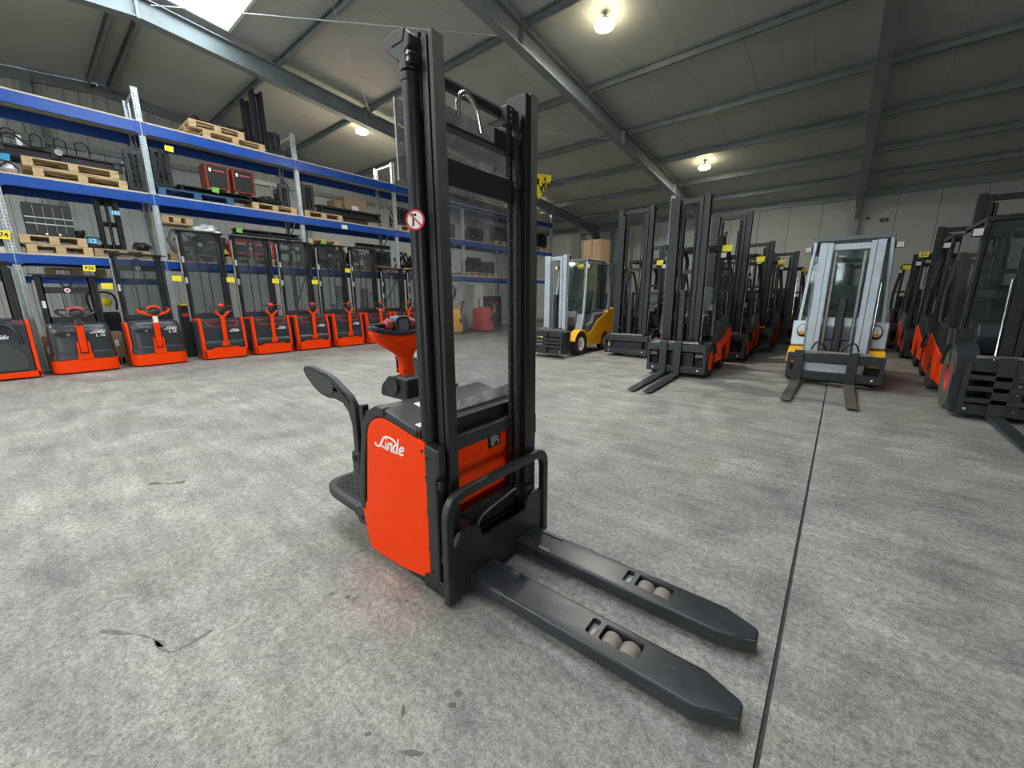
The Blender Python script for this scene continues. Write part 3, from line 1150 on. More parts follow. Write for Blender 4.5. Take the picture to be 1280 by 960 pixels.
# round NO STEPPING style warning disc on the cylinder
SM = frame_m((-.134, -.400, 1.748), (.88, .47, 0), (.47, -.88, 0))
st = MB().cyl((0, 0, 0), (0, 0, .0012), .040, 36).xform(SM).build('warning_disc', 'sticker_white', cy, label='round white warning sticker with red ring')
MB().ring((0, 0, 0), (0, 0, 1), [(.033, .0005), (.0405, .0005), (.0405, .002), (.033, .002)], 36).xform(SM).build('red_ring', 'sticker_red', st)
MB().bar((-.020, .024, .0016), (.024, -.022, .0016), .0065, .0016).xform(SM).build('red_slash', 'sticker_red', st)
fg = MB()
fg.box(-.020, .014, .0008, -.008, .024, .0017).box(-.006, .014, .0008, .006, .024, .0017)
fg.cyl((-.008, .006, .0008), (-.008, .006, .0017), .0045, 10)
fg.bar((-.008, .002, .0012), (-.008, -.012, .0012), .008, .001).bar((-.009, -.012, .0012), (-.014, -.024, .0012), .004, .001).bar((-.007, -.012, .0012), (-.004, -.024, .0012), .004, .001)
fg.xform(SM).build('pictogram', 'ink', st)

# ---- yellow flag with number on the right upright
fgm = frame_m((-.10, .405, 2.035), (0, 1, 0), (1, 0, 0))
fl_ = MB().prism([(0, .055), (.142, .075), (.142, .052), (.022, -.072), (.0, -.055)], 'z', -.001, .001).xform(fgm).build('number_flag', 'tag_yellow', ST, label='yellow pennant reading 244 hung beside the mast')
tm = text_mb('244', .062, .0004, bold=.0015)
tm.xform(fgm @ Matrix.Translation((.066, .010, .0016)) @ Matrix.Rotation(R(225), 4, 'Z'))
tm.build('number', 'ink', fl_)
MB().bar((-.10, .33, 2.05), (-.10, .42, 2.05), .012, .03).build('flag_clip', 'ink', fl_)

# ---- protective screens
sc = MB().box(-.296, -.345, 1.935, -.290, .40, 2.245).build('upper_screen', 'screen_scuff_sheen', ST)
MB().box(-.298, -.349, 1.933, -.288, -.343, 2.247).build('screen_edge', 'scuffed_plate', sc)
MB().box(-.300, -.27, 1.90, -.286, .40, 1.936).build('screen_rail', 'scuffed_plate', sc)
sl = MB().box(-.276, -.255, .76, -.270, .40, 1.93).build('lower_screen', 'screen_clear', ST)
MB().prism([(-.25, .765), (.39, .765), (.39, .925), (-.05, .905), (-.25, .86)], 'x', -.2685, -.2675).build('scratch_glare_sheet', 'film', sl)  # pale sheet that paints a reflection and scratches onto the screen foot
for z in (.80, 1.88):
    for y in (-.235, .385):
        MB().cyl((-.27, y, z), (-.262, y, z), .010, 8).build('screw', 'worn_steel', sl)

# ---- orange apron between the uprights
ap = MB().box(-.205, -.30, .30, -.190, .30, .585).build('apron', 'orange', ST, .004)
MB().prism([(-.186, .580), (-.176, .588), (-.176, .705), (-.205, .705), (-.205, .580)], 'y', -.30, .30).build('apron_fold', 'orange', ap, .003)
pl = MB().box(-.1755, .055, .612, -.1740, .165, .690).build('rating_plate', 'ink', ap, label='small black rating plate with rows of silver print')
for k in range(6):
    z = .680 - k * .011
    MB().box(-.1739, .082, z - .0025, -.1734, .082 + (.03 if k > 3 else .05 + .008 * (k % 2)), z + .0015).build('print_line', 'sticker_white', pl)
    if k > 1:
        MB().box(-.1739, .140, z - .0025, -.1734, .153, z + .0015).build('print_line', 'sticker_white', pl)
MB().box(-.215, -.32, .70, -.165, .33, .765).build('apron_cap', 'charcoal', ST, .006)
MB().box(-.18, -.31, .06, -.15, .31, .30).build('front_bulkhead', 'mast_black', ST, .004)

# ---- body
body_prof = [(-.735, .06), (-.735, .36), (-.690, .60), (-.645, .80), (-.600, .870), (-.52, .905), (-.455, .900), (-.20, .838), (-.20, .06)]
MB().prism(rounded(body_prof, [.03, .05, .05, .06, .05, .03, .02, .01, .0], 4), 'y', -.392, .352).build('body_shell', 'black_plastic', ST, .018, 3)
# rim that frames the side panel
rim_o = [(-.742, .27), (-.742, .37), (-.700, .60), (-.655, .795), (-.605, .868), (-.52, .908), (-.455, .905), (-.450, .862), (-.505, .855), (-.567, .820), (-.612, .765), (-.650, .60), (-.690, .37), (-.690, .27)]
MB().prism(rim_o, 'y', -.412, -.36).build('side_rim', 'black_plastic', ST, .010, 3)
orange_p = [(-.729, .283), (-.677, .324), (-.612, .766), (-.571, .824), (-.476, .857), (-.364, .836), (-.146, .788), (-.146, .568), (-.154, .080), (-.389, .038), (-.594, .036), (-.675, .040), (-.700, .112)]
sp = MB().prism(rounded(orange_p, [.02, .02, .06, .05, .06, .04, .012, 0, .01, .03, .03, .02, .04], 4), 'y', -.408, -.385).build('side_panel', 'orange', ST, .005, 2)
lg = linde_logo(.262)
lg.xform(frame_m((-.540, -.4092, .694), (1, 0, 0), (0, -1, 0)))
lg.build('word_mark', 'sticker_white', sp, label='white script maker name with a swash over it')
for (x, z) in ((-.165, .752), (-.168, .105)):
    MB().cyl((x, -.412, z), (x, -.406, z), .008, 10).build('screw', 'ink', sp)
for z in (.62, .45, .26, .115):
    MB().box(-.150, -.412, z - .016, -.138, -.402, z + .016).build('panel_clip', 'black_plastic', sp, .002)
# far side panel
MB().prism(rounded(orange_p, [.02, .02, .06, .05, .06, .04, .012, 0, .01, .03, .03, .02, .04], 4), 'y', .348, .368).build('side_panel', 'orange', ST, .005, 2)
# corner post between panel and carriage
cp = [(-.150, .06), (-.150, .782), (-.128, .790), (-.060, .775), (-.058, .655), (-.075, .630), (-.078, .12), (-.09, .06)]
po = MB().prism(cp, 'y', -.412, -.355).build('corner_post', 'black_plastic', ST, .012, 3)
for z in (.725, .13):
    MB().cyl((-.132, -.416, z), (-.132, -.410, z), .007, 10).build('screw', 'ink', po)
MB().box(-.080, -.409, .655, -.052, -.372, .775).build('post_cap', 'black_plastic', po, .006)
MB().box(-.078, -.402, .58, -.058, -.375, .625).build('post_latch', 'charcoal', po, .006)
MB().box(-.078, -.402, .20, -.060, -.375, .235).build('post_latch', 'charcoal', po, .006)
MB().prism([(-.150, .06), (-.150, .782), (-.128, .790), (-.060, .775), (-.058, .655), (-.075, .630), (-.078, .12), (-.09, .06)], 'y', .31, .365).build('corner_post', 'black_plastic', ST, .012, 2)
# battery lid, sloping to the front
lid = MB()
A = [(-.478, .850), (-.478, .892), (-.455, .898), (-.215, .842), (-.205, .832), (-.215, .800)]
lid.prism(A, 'y', -.402, .345)
lo_ = lid.build('battery_lid', 'black_plastic', ST, .010, 3)
lm = frame_m((-.44, -.10, .8955), (1, 0, -.232), (.226, 0, .974))
MB().box(.0, -.13, 0, .05, .03, .001).xform(lm).build('lid_label', 'sticker_white', lo_, label='white printed label')
MB().box(.19, -.27, 0, .225, -.20, .001).xform(lm).build('lid_label', 'sticker_white', lo_, label='white printed label')
MB().cyl((-.455, -.404, .87), (-.455, -.40, .87), .007, 8).build('lid_screw', 'ink', lo_)
MB().box(-.205, -.375, .775, -.165, -.30, .83).build('cable_gland', 'orange_dark', ST, .008)
# chassis under the panels
ch = [(-.70, .035), (-.10, .012), (-.05, .012), (-.05, .09), (-.70, .09)]
MB().prism(ch, 'y', -.395, .355).build('chassis', 'mast_black', ST, .008)
MB().prism([(-.20, .10), (-.20, .02), (-.03, .02), (-.03, .10)], 'y', -.41, -.34).build('chassis_foot', 'mast_black', ST, .006)
dw = MB().ring((-.50, -.04, .115), (0, 1, 0), [(.03, 0), (.11, 0), (.115, .008), (.115, .072), (.11, .08), (.03, .08)], 28).build('drive_wheel', 'rubber', ST)
MB().cyl((-.50, -.045, .115), (-.50, .045, .115), .03, 12).build('wheel_hub', 'worn_steel', dw)
for y in (-.31, .27):
    MB().ring((-.58, y - .025, .07), (0, 1, 0), [(.02, 0), (.066, 0), (.07, .006), (.07, .044), (.066, .05), (.02, .05)], 20).build('caster_wheel', 'rubber', ST)
# ---- folding platform with studded mat
pf = rounded([(-.70, -.395), (-1.20, -.372), (-1.325, -.30), (-1.325, .26), (-1.20, .332), (-.70, .355)], [0, .10, .07, .07, .10, 0], 5)
pt = MB().prism(pf, 'z', .175, .228).build('platform', 'black_plastic', ST, .014, 3)
pm = rounded([(-.72, -.350), (-1.17, -.330), (-1.285, -.27), (-1.285, .23), (-1.17, .29), (-.72, .31)], [0, .10, .06, .06, .10, 0], 5)
MB().prism(pm, 'z', .226, .232).build('platform_mat', 'rubber', pt, .003)
studs = MB()
for i in range(17):
    for j in range(19):
        x, y = -1.25 + i * .031, -.31 + j * .0325 + (.016 if i % 2 else 0)
        if x > -.74 or (x < -1.2 and (y < -.25 or y > .21)):
            continue
        studs.box(x - .010, y - .006, .231, x + .010, y + .006, .2365)
studs.build('mat_stud', 'rubber', pt, kind='stuff', smooth=False)
MB().box(-.80, -.405, .15, -.68, -.36, .262).build('platform_hinge', 'charcoal', pt, .012)
MB().cyl((-.745, -.41, .20), (-.745, -.40, .20), .012, 10).build('hinge_pin', 'ink', pt)
MB().prism([(-.70, .05), (-.70, .175), (-1.12, .175), (-.95, .10)], 'y', -.33, .29).build('platform_bracket', 'mast_black', pt, .01)
# ---- side guard arm with leaf shaped pad, folded back
def guard(y, s):
    arm = [(-.768, .36), (-.768, .74), (-.772, .855), (-.812, .908), (-.893, .945), (-.968, .983), (-1.047, 1.008), (-1.269, 1.031), (-1.325, 1.022), (-1.345, .998),
           (-1.318, .962), (-1.233, .907), (-1.15, .872), (-1.06, .860), (-.98, .866), (-.895, .855), (-.842, .812), (-.815, .74), (-.815, .36)]
    slit = [(-.935, .925), (-.90, .918), (-.825, .882), (-.815, .850), (-.832, .852), (-.87, .888)]
    g = MB().prism(arm, 'y', y - .016, y + .016, [slit]).build('side_guard', 'black_plastic', ST, .010, 3)
    MB().prism(rounded([(-1.315, .990), (-1.22, .920), (-1.10, .882), (-.99, .890), (-.97, .955), (-1.10, .990), (-1.26, 1.012)], .03, 3), 'y', y - .021, y - .014).build('pad_face', 'hood_black', g, .004)
    MB().box(-.835, y - .026, .36, -.755, y + .026, .585).build('guard_sleeve', 'charcoal', g, .012, 3)
    MB().box(-.790, y - .02, .585, -.700, y + .02, .865).build('guard_stop', 'black_plastic', g, .010) if False else MB().box(-.735, y - .012, .66, -.700, y + .03, .872).build('guard_stop', 'black_plastic', g, .006)
    MB().cyl((-.80, y - .032, .545), (-.80, y + .032, .545), .018, 14).build('pivot', 'ink', g)


guard(-.362, -1)
guard(.322, 1)
# ---- tiller
tb = MB().prism(rounded([(-.93, .84), (-.93, .905), (-.86, .965), (-.72, .985), (-.66, .975), (-.66, .84)], [.02, .05, .04, .03, .02, 0], 4), 'y', -.105, .075).build('tiller_base', 'black_plastic', ST, .034, 4)
MB().cyl((-.79, -.12, .925), (-.79, .09, .925), .058, 20).build('tiller_pivot', 'hood_black', tb)
MB().cyl((-.845, -.110, .905), (-.845, -.103, .905), .012, 10).build('base_screw', 'ink', tb)
nk = MB()
sec = [(.955, .050, .042, .012), (1.01, .047, .038, .010), (1.06, .045, .036, .006), (1.09, .052, .038, .002), (1.115, .074, .042, -.004), (1.138, .108, .048, -.01), (1.158, .140, .052, -.016), (1.178, .164, .056, -.022), (1.200, .182, .058, -.028), (1.225, .196, .056, -.03), (1.252, .204, .050, -.032), (1.270, .204, .042, -.032)]
vs, fs = [], []
NS = 28
for (z, hy, hx, dx) in sec:
    for i in range(NS):
        t = 2 * math.pi * i / NS
        c, s_ = math.cos(t), math.sin(t)
        vs.append((-.80 + dx + hx * math.copysign(abs(c) ** .7, c), -.0 + hy * math.copysign(abs(s_) ** .8, s_), z - (.028 * (1 - abs(s_)) if z > 1.2 else 0)))
for k in range(len(sec) - 1):
    for i in range(NS):
        j = (i + 1) % NS
        fs.append((k * NS + i, k * NS + j, (k + 1) * NS + j, (k + 1) * NS + i))
fs.append(tuple(range(NS)))
nk.add(vs, fs)
# cut the bowl: black tray inset
tl = nk.build('tiller_head', 'orange', ST)
MB().box(-.835, -.046, 1.008, -.760, .046, 1.012).build('neck_seam', 'orange_dark', tl)
MB().box(-.850, -.035, .985, -.838, .03, 1.09).build('neck_cover', 'black_plastic', tl, .006)
rimp = []
for i in range(32):
    t = 2 * math.pi * i / 32
    c, s_ = math.cos(t), math.sin(t)
    rimp.append((-.832 + .043 * math.copysign(abs(c) ** .7, c), .200 * math.copysign(abs(s_) ** .85, s_), 1.272 - .040 * (1 - abs(s_) ** 2)))
MB().tube(rimp, .016, 10, closed=True).build('head_rim', 'hood_black', tl)
MB().blob((-.832, 0, 1.235), .042, .195, .016, 1, 0, 24, 8).build('head_tray', 'black_plastic', tl)
MB().cyl((-.832, -.205, 1.280), (-.832, -.075, 1.284), .0155, 16).build('grip', 'rubber', tl)
MB().cyl((-.832, .205, 1.280), (-.832, .075, 1.284), .0155, 16).build('grip', 'rubber', tl)
for s_ in (-1, 1):
    MB().blob((-.832, s_ * .082, 1.284), .036, .034, .036, 2, .1, 16, 9).build('thumb_wheel', 'hub_red', tl, label='dull red thumb wheel')
con = MB().prism(rounded([(-.058, 1.215), (-.058, 1.31), (-.032, 1.335), (.032, 1.335), (.058, 1.31), (.058, 1.215)], .012, 3), 'x', -.875, -.79)
cn = con.build('control_console', 'hood_black', tl, .008)
MB().box(-.860, -.030, 1.334, -.800, .030, 1.338).build('display', 'cab_grey', cn, .003)
MB().prism(rrect(-.034, 1.243, .034, 1.315, .01, 3), 'x', -.791, -.787).build('console_cover', 'cab_grey', cn, .003)
MB().cyl((-.83, 0, 1.337), (-.83, 0, 1.35), .020, 16).build('horn_button', 'ink', cn)

# ================================================================== STACKER TRUCKS PARKED ALONG THE RACK
def yellow_tag(parent, x, y, z, s=.17, txt=None, face='x', nm='number_tag', material='tag_yellow', h=.7):
    """number tag; face gives the way it looks"""
    n = {'x': ((0, 1, 0), (1, 0, 0)), '-y': ((1, 0, 0), (0, -1, 0))}[face]
    M = frame_m((x, y, z), *n)
    t = MB().prism([(-s / 2, -s * h * .42), (s * .42, -s * h / 2), (s / 2, s * h / 2), (-s * .46, s * h * .46)], 'z', -.002, .002).xform(M).build(nm, material, parent, label={'tag_yellow': 'yellow tag', 'tag_blue': 'blue tag', 'tag_green': 'green tag'}[material] + ((' reading ' + txt) if txt else ''))
    if txt:
        text_mb(txt, s * (.62 if len(txt) < 3 else .48), .0005, bold=.0015).xform(M @ Matrix.Translation((0, 0, .003))).build('number', 'ink' if material != 'tag_blue' else 'sticker_white', t)
    return t


def truck_mast(t, x, zt, hy, screen=True, ring=True, tall=True, flagside=-1, tag_z=None, tag_txt=None, tag_y=None):
    w = .11
    for s in (-1, 1):
        y0 = s * hy
        m = MB()
        m.box(x - .10, y0 - s * w, .08, x, y0 - s * (w - .02), zt).box(x - .10, y0 - s * w, .08, x - .085, y0, zt).box(x - .015, y0 - s * w, .08, x, y0, zt)
        u = m.build('mast_upright', 'mast_black', t, smooth=False)
        MB().box(x - .09, y0 - s * .085, .1, x - .02, y0 - s * .055, zt - .05).build('inner_upright', 'mast_black', t, smooth=False)
        MB().cyl((x + .03, y0 + s * .005, .9), (x + .03, y0 + s * .005, zt - .12), .022, 10).build('lift_cylinder', 'mast_black' if s > 0 else 'worn_steel', t)
        for z in ((zt * .62, zt * .78) if tall else (zt * .7,)):
            if s < 0:
                MB().box(x, y0 + .035, z - .07, x + .004, y0 + .085, z + .07).build('mast_label', 'sticker_white', u)
    MB().box(x - .06, -hy, zt - .03, x + .05, hy + .03, zt + .01).build('top_bar', 'mast_black', t, .004)
    MB().bar((x + .05, -hy - .06, zt), (x + .05, hy + .1, zt - .01), .02, .02).build('top_rail', 'ink', t)
    MB().box(x - .055, -hy + .1, zt - .36, x - .03, hy - .1, zt - .24).build('crossbar', 'charcoal', t, .004)
    if ring:
        m = MB()
        ang = [2 * math.pi * i / 16 for i in range(16)]
        m.tube([(x - .02, .07 * math.cos(a), zt - .17 + .07 * math.sin(a)) for a in ang], .014, 6, closed=True)
        m.build('lifting_eye', 'mast_black', t)
    MB().cyl((x - .025, .0, zt - .30), (x - .018, .0, zt - .30), .045, 16).build('warning_disc', 'sticker_white', t)
    MB().cyl((x - .018, .0, zt - .30), (x - .015, .0, zt - .30), .022, 12).build('disc_mark', 'sticker_red', t)
    if screen:
        MB().box(x + .012, -hy + .06, 1.0, x + .018, hy - .06, zt - .03).build('screen', 'truck_screen', t)
    MB().box(x - .05, -hy + .1, .96, x - .02, hy - .1, 1.10).build('crossbar', 'charcoal', t, .004)
    m = MB()
    for s in (-1, 1):
        m.bar((x - .05, s * .09, .3), (x - .05, s * .09, zt - .25), .02, .03)
    m.build('lift_chain', 'chain_steel', t)
    if tag_z:
        yellow_tag(t, x + .06, -hy - .14 if tag_y is None else tag_y, tag_z, .19, tag_txt)
        if tag_y is not None:
            MB().bar((x + .05, tag_y, zt), (x + .05, tag_y, tag_z), .012, .012).build('tag_wire', 'ink', t)


def truck_forks(t, x):
    for s in (-1, 1):
        MB().prism([(x, s * .2 - .09), (x - 1.3, s * .2 - .09), (x - 1.45, s * .2), (x - 1.3, s * .2 + .09), (x, s * .2 + .09)], 'z', .04, .11).build('fork', 'fork_steel', t, .008)
    for s in (-1, 1):
        MB().ring((x - .2, s * .3 - .03, .06), (0, 1, 0), [(.02, 0), (.06, 0), (.06, .06), (.02, .06)], 14).build('support_wheel', 'rubber', t)


def box_truck(loc, label, mast_z, hy=.44, tag_z=1.9, txt=None, group=None):
    """tall stacker: red-orange side cheeks, black front with framed recess, red tiller"""
    t = thing('stacker_truck', label, 'stacker truck', loc, 0, group)
    W_ = .46
    # front lower panel with raised middle
    low = [(-W_, .03), (W_, .03), (W_, .25), (.30, .25), (.20, .34), (-.20, .34), (-.30, .25), (-W_, .25)]
    lp = MB().prism([(y, z) for y, z in low], 'x', -.05, .0).build('front_panel', 'orange', t, .012, 2)
    for s in (-1, 1):
        MB().cyl((-.002, s * .40, .09), (.004, s * .40, .09), .012, 8).build('screw', 'ink', lp)
    for s in (-1, 1):
        y0, y1 = (s * W_, s * (W_ - .055))
        MB().prism([(-.62, .03), (0.0, .03), (0.0, .3), (-.02, .7), (-.06, .98), (-.10, 1.0), (-.62, .97)], 'y', min(y0, y1), max(y0, y1)).build('side_cheek', 'orange', t, .015, 2)
        MB().box(-.60, s * (W_ + .004), .10, -.16, s * (W_ - .02), .93).build('side_cover', 'hood_black', t, .01)
    hood = [(-.62, .2), (-.028, .2), (-.022, .5), (-.045, .75), (-.10, .965), (-.14, .985), (-.62, .985)]
    hd = MB().prism(hood, 'y', -W_ + .055, W_ - .055).build('hood', 'hood_black', t, .012, 2)
    MB().prism([(-.03, .27), (.012, .30), (.015, .40), (-.024, .46)], 'y', -W_ + .07, W_ - .07).build('hood_bulge', 'hood_black', hd, .012)
    # recess with thin outline
    rr_o = rounded([(-.34, .925), (.34, .925), (.30, .785), (-.26, .785)], .03, 3)
    rr_i = rounded([(-.325, .915), (.325, .915), (.288, .797), (-.25, .797)], .025, 3)

    def on_hood(mb):
        mb.v = [Vector((p.x + (-.040 - (p.z - .75) * .255), p.y, p.z)) for p in mb.v]
        return mb
    on_hood(MB().prism(rr_o, 'x', 0.0, .006, [rr_i])).build('recess_outline', 'orange_dark', hd)
    on_hood(MB().prism(rr_i, 'x', -.002, .003)).build('recess', 'ink', hd)
    lg = linde_logo(.24, .001)
    lg.xform(frame_m((-.022, .11, .655), (0, 1, 0), (1, 0, .12)))
    lg.build('word_mark', 'sticker_white', hd)
    # tiller
    ti = MB().bar((.03, 0, .36), (.055, 0, 1.03), .085, .05, (1, 0, 0))
    ti.bar((.05, 0, 1.0), (.06, -.15, 1.15), .05, .05, (1, 0, 0)).bar((.05, 0, 1.0), (.06, .15, 1.15), .05, .05, (1, 0, 0))
    tl = ti.build('tiller', 'orange', t, .014, 2)
    MB().box(-.01, -.075, .32, .05, .075, .42).build('tiller_foot', 'orange', tl, .015)
    arc = catmull([(.06, -.14, 1.13), (.06, -.215, 1.19), (.06, -.21, 1.255), (.06, -.12, 1.275), (.06, 0, 1.27), (.06, .12, 1.275), (.06, .21, 1.255), (.06, .215, 1.19), (.06, .14, 1.13)], 4)
    MB().tube(arc, .018, 8).build('handlebar', 'hood_black', tl)
    MB().blob((.06, 0, 1.19), .045, .075, .075, 3, .15, 14, 8).build('control_head', 'black_plastic', tl)
    MB().blob((.075, 0, 1.285), .05, .07, .05, 4, .1, 14, 8).build('belly_button', 'orange_dark', tl)
    truck_mast(t, -.78, mast_z, hy, tag_z=tag_z, tag_txt=txt)
    MB().box(-.78, -W_ + .06, .05, -.6, W_ - .06, .95).build('chassis', 'mast_black', t, .01)
    truck_forks(t, -.88)
    return t


def hood_truck(loc, label, mast_z, hy, black_head, screen, tag_z, txt, model_txt):
    """low stacker: wide rounded black hood over an orange skirt"""
    t = thing('stacker_truck', label, 'stacker truck', loc)
    W_ = .47
    sk = [(-.50, -W_), (-.10, -W_), (-.02, -W_ + .10), (.0, -.15), (.0, .15), (-.02, W_ - .10), (-.10, W_), (-.50, W_)]
    s_ = MB().prism(rounded(sk, [0, .08, .06, .05, .05, .06, .08, 0], 3), 'z', .025, .285).build('skirt', 'orange', t, .02, 2)
    MB().box(-.05, -.105, .27, .012, .105, .40).build('skirt_neck', 'orange', s_, .015)
    if not black_head:
        MB().prism([(-.62, .05), (-.12, .05), (-.10, .3), (-.14, .8), (-.24, .96), (-.62, .96)], 'y', -W_ - .005, -W_ + .05).build('side_cheek', 'orange', t, .02, 2)
    vs, fs = [], []
    K = 36
    lv = [(.285, 1.0, .0), (.33, 1.005, .0), (.42, .975, .018), (.43, .955, .03), (.60, .95, .035), (.80, .945, .05), (.90, .92, .08), (.96, .87, .13), (.985, .78, .20), (.99, .55, .28), (.992, .2, .36)]
    for z, k, back in lv:
        for i in range(K):
            a = 2 * math.pi * i / K
            c, s2 = math.cos(a), math.sin(a)
            ex = .30
            y = W_ * k * math.copysign(abs(s2) ** ex, s2)
            cx = -.32
            x = cx + (.32 - back if c > 0 else .30) * math.copysign(abs(c) ** (ex if c < 0 else .45), c)
            vs.append((x, y, z))
    for j in range(len(lv) - 1):
        for i in range(K):
            l = (i + 1) % K
            fs.append((j * K + i, j * K + l, (j + 1) * K + l, (j + 1) * K + i))
    fs.append(tuple((len(lv) - 1) * K + i for i in range(K)))
    hd = MB().add(vs, fs).build('hood', 'hood_black', t)
    oval = [(.115 * math.cos(a) * (1.25 if math.cos(a) < 0 else 1), .05 * math.sin(a)) for a in [2 * math.pi * i / 20 for i in range(20)]]
    MB().prism([(y - .20, z + .775) for y, z in oval], 'x', -.075, -.040).build('key_recess', 'ink', hd)
    MB().ring((-.042, -.17, .772), (1, 0, 0), [(.022, 0), (.030, 0), (.030, .006), (.022, .006)], 14).build('key_ring', 'worn_steel', hd)
    MB().cyl((-.045, -.165, .770), (-.034, -.165, .770), .016, 12).build('key_switch', 'worn_steel', hd)
    lg = linde_logo(.24, .001)
    lg.xform(frame_m((-.034, .13, .785), (0, 1, 0), (1, 0, .05)))
    lg.build('word_mark', 'sticker_white', hd)
    text_mb(model_txt, .075, .001, bold=.001).xform(frame_m((-.0325, .27, .735), (0, 1, 0), (1, 0, .05))).build('model_mark', 'sticker_white', hd)
    # tiller
    for s in (-1, 1):
        MB().prism([(-.03, .38), (.03, .38), (.035, .48), (.0, .62), (-.03, .62)], 'y', s * .075 - .015, s * .075 + .015).build('tiller_bracket', 'orange', t, .006)
    MB().box(-.02, -.06, .40, .02, .06, .44).build('bracket_gap', 'ink', t)
    tl = MB().bar((.015, 0, .42), (.06, 0, 1.05), .10, .05, (1, 0, 0)).build('tiller', 'orange', t, .014, 2)
    MB().bar((.055, 0, .94), (.066, 0, 1.13), .085, .055, (1, 0, 0)).build('tiller_top', 'hood_black' if black_head else 'sticker_white', tl, .012)
    hc = 'hood_black' if black_head else 'orange'
    wheel = catmull([(.07, -.0, 1.10), (.07, -.13, 1.13), (.07, -.24, 1.19), (.07, -.255, 1.25)], 4)
    MB().tube(wheel, .028, 8).build('handle_arm', hc, tl)
    MB().tube([(p[0], -p[1], p[2]) for p in wheel], .028, 8).build('handle_arm', hc, tl)
    MB().cyl((.07, -.25, 1.25), (.07, .25, 1.25), .018, 10).build('grip', 'rubber', tl)
    MB().blob((.075, 0, 1.17), .05, .11, .08, 5, .1, 14, 8).build('control_head', 'black_plastic', tl)
    arch = [(.085, .10 * math.cos(a), 1.235 + .05 * math.sin(a)) for a in [math.pi * i / 8 for i in range(9)]]
    MB().tube(arch, .034, 8).build('belly_button', 'hub_red' if black_head else 'orange_dark', tl)
    truck_mast(t, -.74, mast_z, hy, screen=screen, tall=False, tag_z=tag_z, tag_txt=txt, tag_y=.38 if txt else None)
    MB().box(-.74, -W_ + .05, .05, -.55, W_ - .05, .93).build('chassis', 'mast_black', t, .01)
    truck_forks(t, -.84)
    return t


# nearest truck at the left edge: big black rear hood with grab bar
def platform_truck(loc):
    t = thing('stacker_truck', 'stacker truck cut off by the left picture edge, big black hood with a grab bar', 'stacker truck', loc)
    W_ = .50
    fr = [(-W_, .03), (W_, .03), (W_, .14), (-W_, .14)]
    MB().prism(fr, 'x', -.06, .0).build('skirt', 'orange', t, .01)
    for s in (-1, 1):
        MB().prism([(-.60, .03), (.0, .03), (.0, .14), (-.04, .60), (-.16, 1.05), (-.26, 1.07), (-.60, 1.07)], 'y', *sorted((s * W_, s * (W_ - .05)))).build('side_cheek', 'orange', t, .012, 2)
    hd = MB().prism([(-.60, .12), (-.02, .12), (-.03, .55), (-.12, 1.02), (-.24, 1.09), (-.60, 1.09)], 'y', -W_ + .05, W_ - .05).build('hood', 'hood_black', t, .035, 3)
    dome = rounded([(-.38, .17), (.38, .17), (.40, .40), (.28, .62), (0, .70), (-.28, .62), (-.40, .40)], .09, 3)
    d = MB().prism(dome, 'x', -.03, .012)
    d.v = [Vector((p.x - max(0, p.z - .5) * .18, p.y, p.z)) for p in d.v]
    d.build('hood_bulge', 'hood_black', hd, .01)
    bar = catmull([(-.02, .36, .66), (.0, .33, .82), (-.04, .26, .97), (-.06, .10, 1.02), (-.06, -.10, 1.02), (-.04, -.26, .97), (.0, -.33, .82), (-.02, -.36, .66)], 5)
    MB().tube(bar, .026, 10).build('grab_bar', 'black_plastic', t)
    MB().prism(rounded([(-.28, .84), (.24, .84), (.20, .95), (-.24, .95)], .03, 3), 'x', -.16, -.075).build('recess', 'ink', hd)
    tri = MB()
    tri.tube([(-.05, .30, 1.06), (-.05, .42, 1.06), (-.05, .36, .99)], .010, 6, closed=True)
    tri.build('red_triangle', 'red', hd)
    lg = linde_logo(.24, .001)
    lg.xform(frame_m((-.045, .0, .755), (0, 1, 0), (1, 0, .15)))
    lg.build('word_mark', 'sticker_white', hd)
    st_ = MB().tube(catmull([(-.30, -.15, 1.10), (-.25, -.12, 1.25), (-.2, -.05, 1.38)], 4), .03, 8).build('tiller', 'hood_black', t)
    MB().blob((-.2, -.05, 1.40), .08, .14, .06, 3, .1).build('control_head', 'red', st_)
    truck_mast(t, -.74, 2.15, .42, screen=False, ring=False, tall=False)
    MB().box(-.74, -W_ + .05, .05, -.55, W_ - .05, .93).build('chassis', 'mast_black', t, .01)
    truck_forks(t, -.84)


XF = -11.56
platform_truck((XF, -.46, 0))
hood_truck((XF, .655, 0), 'low stacker truck with black handlebar and grey red hub, second from the left edge', 1.93, .42, True, False, 2.08, 'P36', 'L 10')
hood_truck((XF, 1.80, 0), 'stacker truck with rounded black hood and red handlebar on a white neck', 2.42, .42, False, True, 1.72, None, 'L 10')
GR = 'tall stackers in a row before the rack'
for k, (y, mz, lab, tx) in enumerate((
        (3.03, 3.04, 'first tall stacker from the left in the row, wide gap to the rounded one', 'P'),
        (4.12, 3.03, 'second tall stacker from the left, dusty screen before the second rack post', None),
        (5.19, 3.03, 'third tall stacker from the left, with red frames above its screen', None),
        (6.27, 3.03, 'fourth tall stacker from the left, cartons seen through its screen', None),
        (7.34, 3.03, 'fifth tall stacker from the left, right behind the foreground side guard', None),
        (8.42, 2.45, 'sixth tall stacker, shorter mast, partly behind the big orange stacker handle', None))):
    box_truck((XF, y, 0), lab, mz, .44, 1.92 if k < 4 else (2.3 if k == 4 else None), None, GR)
box_truck((XF, 9.5, 0), 'last tall red stacker, mostly hidden behind the near mast', 2.45, .44, None, None, GR)


